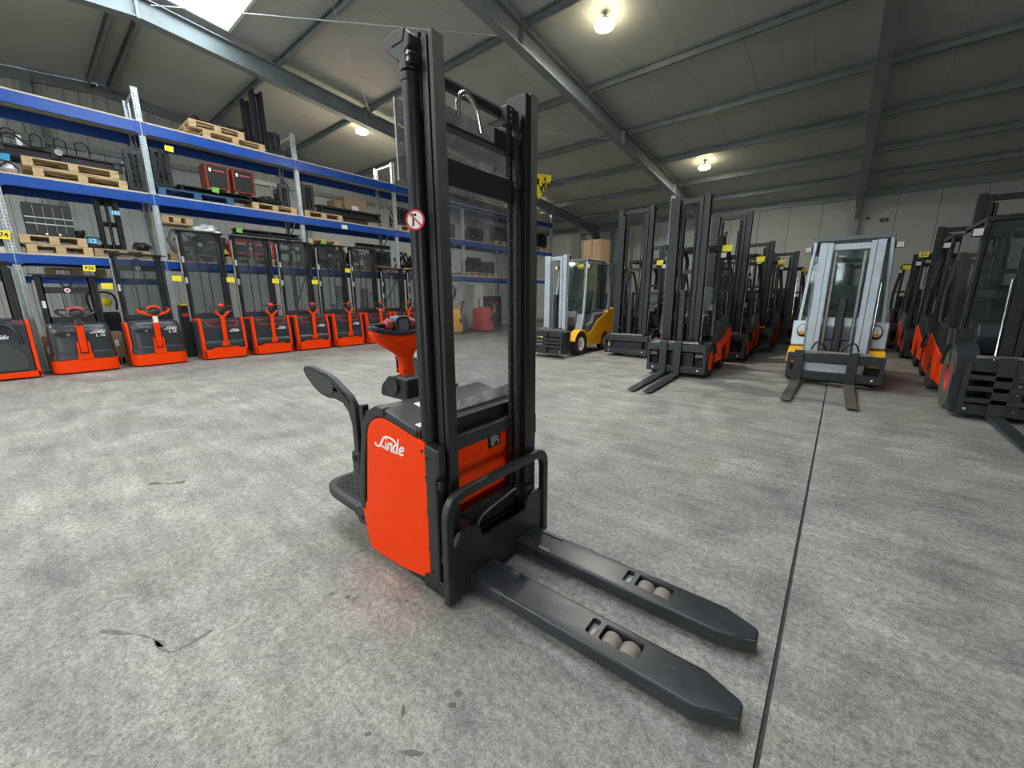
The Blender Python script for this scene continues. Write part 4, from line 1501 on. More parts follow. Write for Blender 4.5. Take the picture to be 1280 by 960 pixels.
def pallet_truck(loc, body, label, fork_y=1):
    """ride-on pallet truck seen from its operator end"""
    t = thing('pallet_truck', label, 'pallet truck', loc)
    vs = [(-.75, .03), (-.02, .03), (.02, .25), (-.05, .70), (-.14, 1.02), (-.30, 1.06), (-.75, 1.0)]
    MB().prism(rounded(vs, [.0, .05, .1, .1, .06, .05, 0], 3), 'y', -.46, .10).build('cover', body, t, .05, 3)
    MB().prism(rounded([(-.75, .03), (-.05, .03), (-.05, .55), (-.12, .80), (-.75, .80)], .03, 2), 'y', .10, .47).build('battery_box', 'hood_black', t, .02)
    MB().prism([(-.02, .30), (.03, .30), (-.0, .72), (-.05, .72)], 'y', -.34, -.02).build('cover_inset', body, t, .02)
    MB().prism([(-.0, .45), (.04, .45), (.04, .62), (-.0, .62)], 'y', -.10, .04).build('foot_switch', 'ink', t, .01)
    MB().box(-.8, -.47, .02, .10, .47, .10).build('platform', 'hood_black', t, .015)
    ti = MB().tube(catmull([(-.30, .28, .80), (-.22, .28, 1.05), (-.15, .28, 1.25)], 4), .035, 8).build('tiller', 'black_plastic', t)
    MB().tube(catmull([(-.15, .10, 1.28), (-.15, .12, 1.18), (-.15, .28, 1.14), (-.15, .44, 1.18), (-.15, .46, 1.28)], 4), .022, 8).build('handlebar', 'red', ti)
    MB().blob((-.15, .28, 1.26), .06, .09, .06, 2, .1).build('control_head', 'ink', ti)
    for s in (-1, 1):
        MB().prism([(-.7, s * .2 - .09), (-2.0, s * .2 - .09), (-2.1, s * .2), (-2.0, s * .2 + .09), (-.7, s * .2 + .09)], 'z', .04, .11).build('fork', 'fork_steel', t, .008)


pallet_truck((-11.75, 11.10, 0), 'yellow', 'yellow pallet truck seen through the clear screen of the near stacker')
pallet_truck((-11.45, 12.63, 0), 'red', 'red pallet truck beside the yellow one, seen through the clear screen')

# ================================================================== FORKLIFTS IN ROWS ON THE RIGHT
# local frame: +x forward, origin on the floor at the carriage front, body runs to -x
def forklift(label, loc, mast_z, W_=1.05, L_=2.3, accent='orange', mastc='mast_black', bodyc='hood_black', cabc='mast_black', roof=2.35, cab=False, forks=None, carr=None, cz=(.10, .62),
             tilt=0.03, mw=.36, lower_cyl=True, tagtxt=None, tagside=1, wheel='rubber', rim=None, lamps=False, plates=(), axle=-.62, wr=.31, light_grey_low=False, detail=True, rz=-90, inner_z=None, tagpos=None, deep=0.0, hooks=True, rear_h=.84, rk=.62):
    t = thing('forklift', label, 'forklift', loc, R(rz))
    rim = rim or accent
    hw = W_ / 2
    carr = carr or (-hw, hw)
    cxb = -.10 - deep
    xr = -L_
    mx = -.26 - deep            # mast plane
    # mast rails ------------------------------------------------------
    def mx_at(z):
        return mx - tilt * (z - .3)
    for s in (-1, 1):
        y = s * mw
        for nm, yo, w, z1 in (('mast_upright', y, .10, mast_z), ('inner_upright', y - s * .085, .062, inner_z or mast_z - .03)):
            dx = 0 if nm == 'mast_upright' else .02
            m = MB()
            for o_, th in ((-.05, .022), (.05, .022)):
                m.bar((mx_at(.08) + o_ + dx, yo, .08), (mx_at(z1) + o_ + dx, yo, z1), w, th, (1, 0, 0))
            m.bar((mx_at(.08) + dx, yo + s * w * .2, .08), (mx_at(z1) + dx, yo + s * w * .2, z1), .024, .10, (1, 0, 0))
            m.build(nm, mastc, t, .003, 1)
        if lower_cyl:
            MB().cyl((mx_at(.2) - .02, y - s * .16, .2), (mx_at(mast_z) - .02, y - s * .16, mast_z - .15), .028, 10).build('lift_cylinder', 'mast_black' if mastc != 'silver' else 'worn_steel', t)
            MB().cyl((mx_at(.2) + .01, y + s * .072, .55), (mx_at(mast_z) + .01, y + s * .072, mast_z * .72), .012, 8).build('piston_rod', 'chrome', t)
    m = MB()
    m.bar((mx_at(mast_z) - .04, -mw, mast_z - .07), (mx_at(mast_z) - .04, mw, mast_z - .07), .05, .09)
    m.build('mast_crossbar', mastc, t, .004, 1)
    MB().bar((mx_at(mast_z * .6) - .06, -mw, mast_z * .60), (mx_at(mast_z * .6) - .06, mw, mast_z * .6), .05, .07).build('mast_crossbar', mastc if mastc != 'silver' else 'mast_black', t, .004, 1)
    MB().bar((mx - .05, -mw, .35), (mx - .05, mw, .35), .06, .16).build('mast_crossbar', 'mast_black' if mastc != 'silver' else 'silver', t, .004, 1)
    if hooks:
        for s in (-1, 1):
            MB().prism([(mx_at(mast_z) - .05, mast_z), (mx_at(mast_z) - .20, mast_z - .02), (mx_at(mast_z) - .16, mast_z - .10), (mx_at(mast_z) - .05, mast_z - .16)], 'y', s * mw - .02, s * mw + .02).build('chain_bracket', 'mast_black', t, .004, 1)
    m = MB()
    zc = min(mast_z * .62, 1.55)
    m.cyl((mx_at(.3), 0.0, .2), (mx_at(zc), 0.0, zc), .058, 12)
    m.build('centre_cylinder', 'mast_black', t)
    if detail:
        m = MB()
        z = .35
        while z < zc:
            m.box(mx_at(z) + .056, -.042, z, mx_at(z) + .084, .042, z + .018)
            z += .036
        m.build('lift_chain', 'chain_steel', t, kind='stuff', smooth=False)
        for s in (-1, 1):
            pts = [(mx_at(.55) + .06, s * .09, .55), (mx_at(.55) + .12, s * .15, .66), (mx_at(.55) + .10, s * .24, .70), (mx_at(.5) + .07, s * .30, .58)]
            MB().tube(catmull(pts, 5), .012, 6).build('hose', 'rubber', t)
    if mastc != 'silver':
        for yy in (-.11, -.075, .10):
            MB().tube([(mx_at(.5) - .05, yy, .5), (mx_at(1.2) - .07, yy, 1.2), (mx_at(mast_z) - .06, yy * 1.3, mast_z * .86), (mx_at(mast_z) - .10, yy * 1.2, mast_z * .89)], .014, 6).build('mast_hose', 'rubber', t)
        MB().prism([(axle - .98, 1.0), (axle - .55, 1.0), (axle - .50, 1.18), (axle - .62, 1.30), (axle - .95, 1.26)], 'y', .25, .36).build('arm_console', 'black_plastic', t, .03, 1)
        MB().bar((xr + .40, -hw + .10, 1.55), (xr + .40, hw - .10, 1.55), .05, .06).build('rear_rail', 'mast_black', t)
        MB().box(xr + .36, -hw + .16, 1.08, xr + .42, hw - .16, 1.42).build('rear_cover', 'mast_black', t, .03, 1)
        MB().bar((axle - .10, -hw + .12, 1.06), (axle - .10, hw - .12, 1.06), .08, .10).build('cowl', 'black_plastic', t, .02, 1)
        for s in (-1, 1):
            MB().bar((axle - .14, s * .30, .95), (mx - .04, s * (mw - .04), .80 if mast_z < 2.6 else 1.0), .05, .05).build('tilt_cylinder', 'mast_black', t)
    # carriage --------------------------------------------------------
    c0, c1 = carr
    z0, z1 = cz
    cg = MB()
    cg.box(cxb - .05, c0, z1 - .13, -.03, c1, z1).box(cxb - .05, c0, z0, -.03, c1, z0 + .13)
    ca = cg.build('carriage', 'charcoal', t, .008, 1)
    for y in (c0, c1 - .05):
        MB().box(cxb - .03, y, z0 + .1, -.035, y + .05, z1 - .1).build('carriage_end', 'charcoal', ca, .004, 1)
    for y in plates:
        MB().box(cxb + .02, y - .10, z0 + .01, -.01, y + .10, z1 + .02).build('carriage_plate', 'charcoal', ca, .006, 1)
        for zz in range(5):
            for dy in (-.06, .06):
                MB().cyl((-.012, y + dy, z0 + .08 + zz * .1), (-.004, y + dy, z0 + .08 + zz * .1), .012, 8).build('bolt', 'worn_steel', ca)
    for y in (c0 + .12, c1 - .12):
        MB().cyl((-.04, y, z0 + .065), (-.024, y, z0 + .065), .016, 8).build('bolt', 'sticker_white', ca)
    MB().bar((cxb + .02, c0 + .15, z1 + .03), (cxb + .02, c1 - .15, z1 + .03), .03, .035).build('shift_rod', 'worn_steel' if detail else 'charcoal', ca)
    if deep:
        for y in (c0 + .05, 0, c1 - .08):
            MB().box(-.04, y, z0 + .02, .03, y + .05, z1 - .02).build('carriage_rib', 'charcoal', ca, .004, 1)
        for z in (z0 + .18, (z0 + z1) / 2, z1 - .19):
            MB().box(-.03, c0 + .06, z - .03, .02, c1 - .06, z + .03).build('carriage_rail', 'charcoal', ca, .006, 1)
    MB().box(cxb - .14, -mw - .02, .12, cxb - .02, mw + .02, z1 - .15).build('carriage_frame', 'mast_black' if not light_grey_low else 'silver', t, .01, 1)
    for fy in (forks or ()):
        y, ln, lean = fy
        fo = MB()
        sh = MB().box(-.03, y - .065, .05, .02, y + .065, z1 + .05)
        vs = [(-.03, y - .065, .035), (-.03, y + .065, .035), (ln, y + .06 + lean, .03), (ln, y - .06 + lean, .03), (-.03, y - .065, .085), (-.03, y + .065, .085), (ln, y + .06 + lean, .043), (ln, y - .06 + lean, .043)]
        fo.add(vs, [(0, 3, 2, 1), (4, 5, 6, 7), (0, 1, 5, 4), (1, 2, 6, 5), (2, 3, 7, 6), (3, 0, 4, 7)])
        fk = fo.build('fork', 'worn_fork' if light_grey_low else 'fork_steel', t, .004, 1)
        sh.build('fork_shank', 'charcoal', fk, .006, 1)
    # chassis ---------------------------------------------------------
    xr = -L_
    pr = [(axle - .32, .18), (axle - .32, .70), (axle + .02, .72), (axle + .10, .95), (axle + .02, 1.10), (axle - .14, 1.02), (axle - .30, .72), (axle - .62, .72), (axle - .66, .98), (xr + .45, 1.03), (xr + .30, .95), (xr + .30, .22)]
    MB().prism(pr, 'y', -hw + .17, hw - .17).build('chassis', bodyc, t, .02, 1)
    for s in (-1, 1):
        a, b = sorted((s * (hw - .02), s * (hw - .17)))
        side = [(axle - .36, .20), (axle - .36, .52), (axle - .50, .58), (axle - .85, rear_h * .74), (xr + .32, rear_h * .97), (xr + .12, rear_h), (xr + .02, rear_h - .08), (xr, .45), (xr + .05, .22), (xr + .30, .18), (xr + .34, .42), (xr + .46, .52), (xr + .62, .50), (xr + .74, .40), (xr + .78, .20)]
        MB().prism(side, 'y', a, b).build('side_cover', accent, t, .03, 2)
        deckp = [(axle - .36, .54), (axle - .36, .74), (axle - .60, .82), (axle - .66, 1.0), (xr + .30, 1.06), (xr + .20, rear_h - .04), (axle - .85, rear_h * .72), (axle - .52, .58)]
        MB().prism(deckp, 'y', a + .01, b - .01).build('seat_deck', 'cab_grey' if mastc == 'silver' else bodyc, t, .02, 1)
        fe = []
        for k in range(9):
            q = R(165 - k * 19)
            fe.append((axle + (wr + .09) * math.cos(q), wr + (wr + .07) * math.sin(q)))
        fi = [(axle + (wr + .045) * math.cos(R(165 - k * 19)), wr + (wr + .03) * math.sin(R(165 - k * 19))) for k in range(8, -1, -1)]
        MB().prism(fe + fi, 'y', *sorted((s * (hw + .01), s * (hw - .20)))).build('fender', accent if mastc == 'silver' else bodyc, t, .012, 1)
    MB().prism([(xr + .32, .22), (xr + .06, .22), (xr, .45), (xr + .02, 1.02), (xr + .12, 1.10), (xr + .34, 1.08)], 'y', -hw + .17, hw - .17).build('counterweight', 'hood_black' if accent != 'yellow' else 'cab_grey', t, .03, 2)
    for s in (-1, 1):
        y0 = s * (hw - .005)
        w1 = MB().ring((axle, y0 - s * .19, wr), (0, s, 0), [(wr * (rk - .04), 0), (wr * .93, 0), (wr, .03), (wr, .155), (wr * .93, .185), (wr * (rk - .02), .185)], 26).build('wheel', wheel, t)
        MB().ring((axle, y0 - s * .19, wr), (0, s, 0), [(.03, .10), (wr * rk * .5, .12), (wr * rk * .84, .15), (wr * rk, .18), (wr * rk, .02), (.03, .02)], 22).build('rim', rim, w1)
        m = MB()
        for k in range(6):
            q = 2 * math.pi * k / 6
            m.cyl((axle + wr * .22 * math.cos(q), y0 - s * .07, wr + wr * .22 * math.sin(q)), (axle + wr * .22 * math.cos(q), y0 - s * .05, wr + wr * .22 * math.sin(q)), .014, 6)
        m.build('wheel_nut', 'worn_steel', w1, kind='stuff')
        m = MB()
        for k in range(22):
            q = 2 * math.pi * k / 22
            m.bar((axle + (wr - .012) * math.cos(q), y0 - s * .185, wr + (wr - .012) * math.sin(q)), (axle + (wr - .012) * math.cos(q + .1), y0 - s * .01, wr + (wr - .012) * math.sin(q + .1)), .03, .03)
        m.build('tread', wheel, w1, kind='stuff', smooth=False)
        w2 = MB().ring((xr + .55, y0 - s * .18, .24), (0, s, 0), [(.13, 0), (.22, 0), (.24, .02), (.24, .13), (.22, .15), (.13, .15)], 22).build('wheel', wheel, t)
        MB().ring((xr + .55, y0 - s * .18, .24), (0, s, 0), [(.03, .08), (.13, .12), (.14, .14), (.14, .02), (.03, .02)], 18).build('rim', rim, w2)
    # overhead guard ---------------------------------------------------
    for s in (-1, 1):
        y = s * (hw - .06)
        yt = s * (hw - .13)
        fp = MB().bar((axle - .12, y, .72), (axle - .42, yt, roof - .05), .055, .075, (1, 0, 0)).build('front_pillar', cabc, t, .012, 1)
        MB().tube(catmull([(xr + .42, y, 1.02), (xr + .36, y, 1.5), (xr + .40, yt, roof - .25), (xr + .58, yt, roof - .05)], 4), .04, 8).build('rear_pillar', cabc if cabc != 'silver' else 'cab_grey', t)
    m = MB()
    for s in (-1, 1):
        m.bar((axle - .40, s * (hw - .13), roof - .03), (xr + .52, s * (hw - .13), roof - .03), .07, .06)
    m.bar((axle - .40, -hw + .10, roof - .03), (axle - .40, hw - .10, roof - .03), .07, .07).bar((xr + .55, -hw + .13, roof - .03), (xr + .55, hw - .13, roof - .03), .07, .06)
    rf = m.build('roof_frame', 'cab_grey' if cabc == 'silver' else cabc, t, .01, 1)
    nb = 5
    for k in range(nb):
        x = axle - .40 + (xr + .55 - axle + .40) * (k + 1) / (nb + 1)
        MB().bar((x, -hw + .15, roof - .02), (x, hw - .15, roof - .02), .03, .035).build('roof_bar', cabc if cabc != 'silver' else 'cab_grey', rf)
    if cab:
        MB().prism([(-hw + .10, .98), (hw - .10, .98), (hw - .16, roof - .08), (-hw + .16, roof - .08)], 'x', -.004, .004).xform(Matrix(((1, 0, -.132, axle - .12 + .12), (0, 1, 0, 0), (0, 0, 1, 0), (0, 0, 0, 1)))).build('windscreen', 'cab_glass', t)
        MB().prism([(axle - .20, .98), (xr + .45, 1.12), (xr + .50, roof - .1), (axle - .42, roof - .1)], 'y', -hw + .085, -hw + .092).build('side_window', 'cab_glass', t)
        MB().prism([(axle - .20, .98), (xr + .45, 1.12), (xr + .50, roof - .1), (axle - .42, roof - .1)], 'y', hw - .092, hw - .085).build('side_window', 'cab_glass', t)
        for s in (-1, 1):
            MB().bar((axle + .02, s * (hw - .10), .60), (axle - .08, s * (hw - .09), 1.02), .20, .06, (1, 0, 0)).build('cab_corner', cabc, t, .02, 2)
    MB().box(axle - .95, -.24, 1.0, axle - .55 if False else axle - .60, .24, 1.10).build('seat_cushion', 'seat_grey', t, .04, 2)
    MB().prism([(axle - .98, 1.08), (axle - .88, 1.08), (axle - .98, 1.62), (axle - 1.06, 1.62)], 'y', -.23, .23).build('seat_back', 'seat_grey', t, .035, 2)
    sw = MB().tube([(axle - .36 + .17 * math.cos(a) * .6, .0 + .17 * math.sin(a), 1.26 + .17 * math.cos(a) * .5) for a in [2 * math.pi * i / 18 for i in range(18)]], .014, 6, closed=True).build('steering_wheel', 'ink', t)
    MB().cyl((axle - .36, 0, 1.26), (axle - .22, 0, 1.0), .03, 8).build('steering_column', 'ink', sw)
    MB().box(axle - .22, -hw + .2, .70, axle - .02, hw - .2, 1.02).build('dashboard', 'cab_grey' if mastc == 'silver' else 'hood_black', t, .03, 1)
    for s in (-1, 1):
        h = MB().box(axle - .36, s * (hw - .04) - .05, roof - .24, axle - .28, s * (hw - .04) + .05, roof - .14).build('work_lamp', 'black_plastic', t, .012, 1)
        MB().box(axle - .283, s * (hw - .04) - .042, roof - .232, axle - .276, s * (hw - .04) + .042, roof - .148).build('lamp_lens', 'carton_white', h)
    if lamps:
        for s in (-1, 1):
            h = MB().prism([(s * (hw - .14) + .075 * math.cos(a), .86 + .11 * math.sin(a)) for a in [2 * math.pi * i / 18 for i in range(18)]], 'x', axle + .0, axle + .045).build('headlamp', 'ink', t, .01, 1)
            MB().prism([(s * (hw - .14) + .06 * math.cos(a), .875 + .085 * math.sin(a)) for a in [2 * math.pi * i / 18 for i in range(18)]], 'x', axle + .045, axle + .055).build('lamp_lens', 'chrome', h)
            MB().prism([(s * (hw - .14) + .045 * math.cos(a), .82 + .03 * math.sin(a)) for a in [2 * math.pi * i / 12 for i in range(12)]], 'x', axle + .05, axle + .06).build('indicator', 'yellow', h)
    if tagpos:
        x, y, z = tagpos
        MB().bar((x - .01, y - .2 * (1 if y > 0 else -1), z), (x - .01, y, z), .015, .03).build('tag_arm', 'ink', t)
        yellow_tag(t, x, y, z, .17, tagtxt)
    return t


mat('worn_fork', (0.12, 0.105, 0.085), 0.55, metal=0.3, var=0.4, scale=10)

# yellow one, beside the near mast (its carriage carries a fork positioner)
forklift('yellow and grey forklift with white wheel rims right of the near mast', (-5.45, 7.92, 0), 2.42, 1.02, 2.75, rear_h=1.16, accent='yellow', mastc='silver', bodyc='cab_grey', cabc='silver', roof=2.38, cab=True,
         carr=(-.52, .52), cz=(.10, .64), mw=.26, rim='white_wheel', axle=-.86, wr=.29, deep=.16, tagpos=(-1.15, .25, 2.18), tilt=.015)
# black ones behind
forklift('tall black forklift with twin masts, between the yellow one and the one with forks out', (-3.97, 9.15, 0), 3.46, 1.08, 2.3, accent='orange', roof=2.35, mw=.37, carr=(-.55, .55), cz=(.08, .52), tilt=.02, tagpos=(-.9, .40, 2.25), inner_z=3.3)
forklift('black forklift with a red side and two narrow forks close together on the floor', (-2.24, 7.40, 0), 3.12, 1.06, 2.05, accent='orange', roof=2.35, mw=.275, carr=(-.52, .52), cz=(.08, .60),
         forks=((-.21, 1.62, .09), (.04, 1.62, .08)), tilt=-.015, axle=-.42, wr=.29, tagpos=(-.78, .52, 2.28), inner_z=3.1)
forklift('second black forklift in the right centre row, behind the one with forks', (-2.08, 9.75, 0), 3.18, 1.12, 2.1, accent='orange', roof=2.38, mw=.34, tagpos=(-.80, .55, 2.24), tilt=.02)
forklift('third black forklift in the right centre row with a lower mast', (-1.92, 12.0, 0), 2.80, 1.2, 2.1, accent='orange_dark', roof=2.36, mw=.36, tagpos=(-.8, .55, 2.3), tilt=.02, wheel='tyre_dusty')
forklift('last black forklift of the right centre row near the rear wall', (-1.5, 14.3, 0), 2.72, 1.1, 2.1, accent='orange_dark', roof=2.3, mw=.30, tagpos=(-.8, .5, 2.2), tilt=.02, detail=False)
forklift('black forklift behind the tall twin mast one', (-4.6, 12.2, 0), 2.95, 1.1, 2.1, accent='orange_dark', roof=2.35, mw=.30, tilt=.02, detail=False)
forklift('dark forklift far back between the yellow forklift and the tall black one', (-6.35, 12.6, 0), 2.55, 1.1, 2.1, accent='orange_dark', roof=2.3, mw=.30, tilt=.02, detail=False)
forklift('black forklift squeezed in behind the second one of the right centre row', (-3.35, 13.4, 0), 3.2, 1.1, 2.1, accent='orange_dark', roof=2.35, mw=.32, tilt=.02, detail=False)
forklift('dark forklift near the rear wall behind the tall twin mast one', (-5.4, 15.6, 0), 2.9, 1.1, 2.1, accent='orange_dark', roof=2.3, mw=.32, tilt=.02, detail=False)
forklift('dark forklift near the rear wall, left of the rearmost red one', (-3.3, 16.4, 0), 2.7, 1.1, 2.1, accent='orange_dark', roof=2.3, mw=.30, tilt=.02, detail=False)
forklift('dark forklift at the rear wall directly behind the silver one', (0.2, 13.6, 0), 2.4, 1.1, 2.1, accent='orange_dark', roof=2.25, mw=.30, tilt=.02, detail=False)
# silver truck in the middle of the right half
forklift('silver cabin forklift with yellow fenders facing the viewer, forks on the floor', (0.0, 8.02, 0), 2.26, 1.24, 2.3, accent='yellow', mastc='silver', bodyc='silver', cabc='silver', roof=2.41, cab=True,
         forks=((-.44, 1.52, .0), (.245, 1.54, .02)), carr=(-.60, .62), cz=(.10, .52), mw=.34, lamps=True, tilt=.02, axle=-.55, wr=.26, light_grey_low=True, hooks=False, inner_z=2.25)
# right-hand row
forklift('large black forklift at the right picture edge with brown dusty tyre and steel plates', (2.02, 6.88, 0), 2.25, 1.72, 2.6, accent='orange', roof=2.40, mw=.46, carr=(-.86, .86), cz=(.06, .70),
         forks=((-.50, 1.6, 0.0), (.55, 1.6, 0)), plates=(-.43, .47), deep=.10, wheel='tyre_dusty', rim='red', rk=.46, wr=.40, axle=-.60, tilt=.05, cab=True)
forklift('black forklift with the tallest mast in the right row, behind the edge one', (2.02, 9.75, 0), 3.02, 1.5, 2.4, accent='orange', roof=2.50, mw=.50, tilt=.02, carr=(-.7, .7), wr=.36, tagpos=None)
forklift('third forklift of the right row, mast behind the tallest one', (1.90, 12.4, 0), 2.86, 1.4, 2.4, accent='orange_dark', roof=2.35, mw=.48, tilt=.02, carr=(-.66, .66), tagpos=(-.7, -.62, 2.34), tagtxt='52', detail=False)
forklift('fourth forklift of the right row with a red flank, just right of the silver one', (1.75, 15.0, 0), 2.5, 1.3, 2.3, accent='red', roof=2.3, mw=.40, tilt=.02, detail=False, tagpos=(-.7, -.5, 2.2))

# ================================================================== PALLET RACK ALONG THE LEFT WALL
RX0, RX1 = -12.6, -13.7           # front and rear faces
PY = (-2.15, .08, 2.36, 5.66, 8.92, 12.2, 15.5, 18.8)
LZ = (2.34, 3.805, 5.30)
RK = thing('pallet_rack', 'long blue and galvanised pallet rack with three levels along the left wall', 'rack', (0, 0, 0))


def perforated(y, x, ztop, s):
    """front web with two rows of slots, folded side flanges"""
    m = MB()
    w = .105
    cols = [-w / 2, -.036, -.018, .018, .036, w / 2]
    z = 0.0
    p = .06
    vs, fs = [], []
    while z < ztop - .001:
        za, zb, zc = z, z + .018, min(z + p, ztop)
        zs = [za, za + (p - .028) / 2, za + (p + .028) / 2, zc]
        for r in range(3):
            for c in range(5):
                if r == 1 and c in (1, 3):
                    continue
                b = len(vs)
                y0, y1 = y + cols[c], y + cols[c + 1]
                vs += [(x, y0, zs[r]), (x, y1, zs[r]), (x, y1, zs[r + 1]), (x, y0, zs[r + 1])]
                fs.append((b, b + 1, b + 2, b + 3))
        z += p
    m.add(vs, fs)
    return m


def rear_u(m, y, x, ztop, s):
    w = .105
    for e in (-1, 1):
        m.box(x - s * .09, y + e * w / 2 - .002, 0, x, y + e * w / 2 + .002, ztop)
        m.box(x - s * .092, y + e * w / 2 - e * .03, 0, x - s * .088, y + e * w / 2, ztop)


for i, y in enumerate(PY):
    zt = 5.98
    m = perforated(y, RX0 + .0, zt, 1)
    rear_u(m, y, RX0, zt, 1)
    up_ = m.build('upright', 'galvanised', RK, smooth=False)
    MB().box(RX0 - .10, y - .09, 0, RX0 + .05, y + .09, .012).build('foot_plate', 'galvanised', up_)
    m = MB().box(RX1, y - .05, 0, RX1 + .004, y + .05, zt)
    rear_u(m, y, RX1, zt, -1)
    m.build('upright', 'galvanised', RK, smooth=False)
    z, k = .3, 0
    while z + 1.0 < zt:
        a, b = (RX0 - .08, RX1 + .08) if k % 2 == 0 else (RX1 + .08, RX0 - .08)
        MB().bar((a, y, z), (b, y, z + .95), .03, .045).build('diagonal_brace', 'galvanised', RK, smooth=False)
        z += .95
        k += 1
    for z in (.3, 5.93):
        MB().bar((RX0 - .08, y, z), (RX1 + .08, y, z), .03, .045).build('horizontal_brace', 'galvanised', RK, smooth=False)

for li, z in enumerate(LZ):
    for a, b in zip(PY[:-1], PY[1:]):
        h = (.165, .20, .225)[li]
        for x, s in ((RX0, 1), (RX1, -1)):
            bm_ = MB().box(x - s * .05 + (.02 if s > 0 else -.02), a + .055, z - .018 - h, x + (.02 if s > 0 else -.02), b - .055, z - .018).build('beam', 'rack_blue', RK, .006, 1)
            for yy in (a + .055, b - .055):
                MB().box(x - .006 * s, yy - .045, z - .04 - h, x + s * .026, yy + .045, z - .01).build('beam_bracket', 'rack_blue', bm_, .004, 1)
        n = max(2, round((b - a) / 1.1))
        for k in range(n):
            u0, u1 = a + (b - a) * k / n, a + (b - a) * (k + 1) / n
            MB().box(RX1 + .0, u0 + .004, z - .018, RX0 + .012, u1 - .004, z + .012).build('deck_board', 'chipboard', RK, smooth=False)
# name strips on beams
for (y, z) in ((6.95, 3.66),):
    MB().box(RX0 + .0205, y - .09, z - .06, RX0 + .0225, y + .10, z + .06).build('beam_label', 'sticker_white', RK)

# ------------------------------------------------------------------ what lies on it
PAL = {}


def pallet(label, x, y, z, L=1.15, D=1.0, rz=0.0, material='pallet_wood', block=None, group='pallets on the rack', cat='pallet'):
    """y length L, depth D towards -x from x; open side to the aisle"""
    key = (L, D, material)
    if key not in PAL:
        t = thing('pallet', label, cat, (x, y, z), rz, group)
        H = .17
        n = 5
        for k in range(n):
            u = -D + (D - .12) * k / (n - 1)
            MB().box(u, -L / 2, H - .024, u + .12, L / 2, H).build('deck_slat', material, t, smooth=False)
        for k in (-1, 0, 1):
            yc = k * (L / 2 - .07)
            MB().box(-D, yc - .07, H - .046, 0, yc + .07, H - .0245).build('cross_slat', material, t, smooth=False)
            for j in range(3):
                u = -D + (D - .12) * j / 2
                MB().box(u + .005, yc - .07, .0225, u + .115, yc + .07, H - .0465).build('block', block or material, t, smooth=False)
        for j in range(3):
            u = -D + (D - .12) * j / 2
            MB().box(u + .01, -L / 2, 0, u + .11, L / 2, .022).build('bottom_slat', material, t, smooth=False)
        PAL[key] = t
        return t
    t = copy_tree(PAL[key])
    t.location = (x, y, z)
    t.rotation_euler = (0, 0, rz)
    t['label'] = label
    t['group'] = group
    return t


def tube_heap(name, label, cat, loc, n, lx, ly, lz, r, seed, material='rubber', loop=.5):
    """tangle of hoses or cables"""
    t = thing(name, label, cat, loc)
    rg = random.Random(seed)
    for k in range(n):
        x0, y0 = rg.uniform(-lx, 0), rg.uniform(-ly, ly)
        pts = [(x0, y0, r)]
        for j in range(4):
            pts.append((min(0, max(-lx, pts[-1][0] + rg.uniform(-loop, loop))), min(ly, max(-ly, pts[-1][1] + rg.uniform(-loop, loop))), rg.uniform(r, lz)))
        pts.append((x0 - .1 if x0 - .1 > -lx else x0 + .1, rg.uniform(-ly, ly), r))
        MB().tube(catmull(pts, 5), r * rg.uniform(.7, 1.2), 6).build('hose', material, t)
    return t


def mast_section(label, loc, h, w=.26, d=.16, lean=0.0, name='mast_section'):
    """upright steel mast profile pair standing on the shelf"""
    t = thing(name, label, 'lift mast', loc)
    for s in (-1, 1):
        m = MB()
        y = s * w / 2
        m.box(-d, y - .035, 0, -d + .03, y + .035, h).box(-.03, y - .035, 0, 0, y + .035, h).box(-d, y - .008, 0, 0, y + .008, h)
        m.build('profile', 'mast_black', t, .004, 1)
    for z in (.08, h * .5, h - .08):
        MB().box(-d + .02, -w / 2, z - .05, -d + .05, w / 2, z + .05).build('crossbar', 'mast_black', t, .004, 1)
    MB().cyl((-d / 2, 0, 0), (-d / 2, 0, h * .9), .03, 10).build('cylinder', 'charcoal', t)
    return t


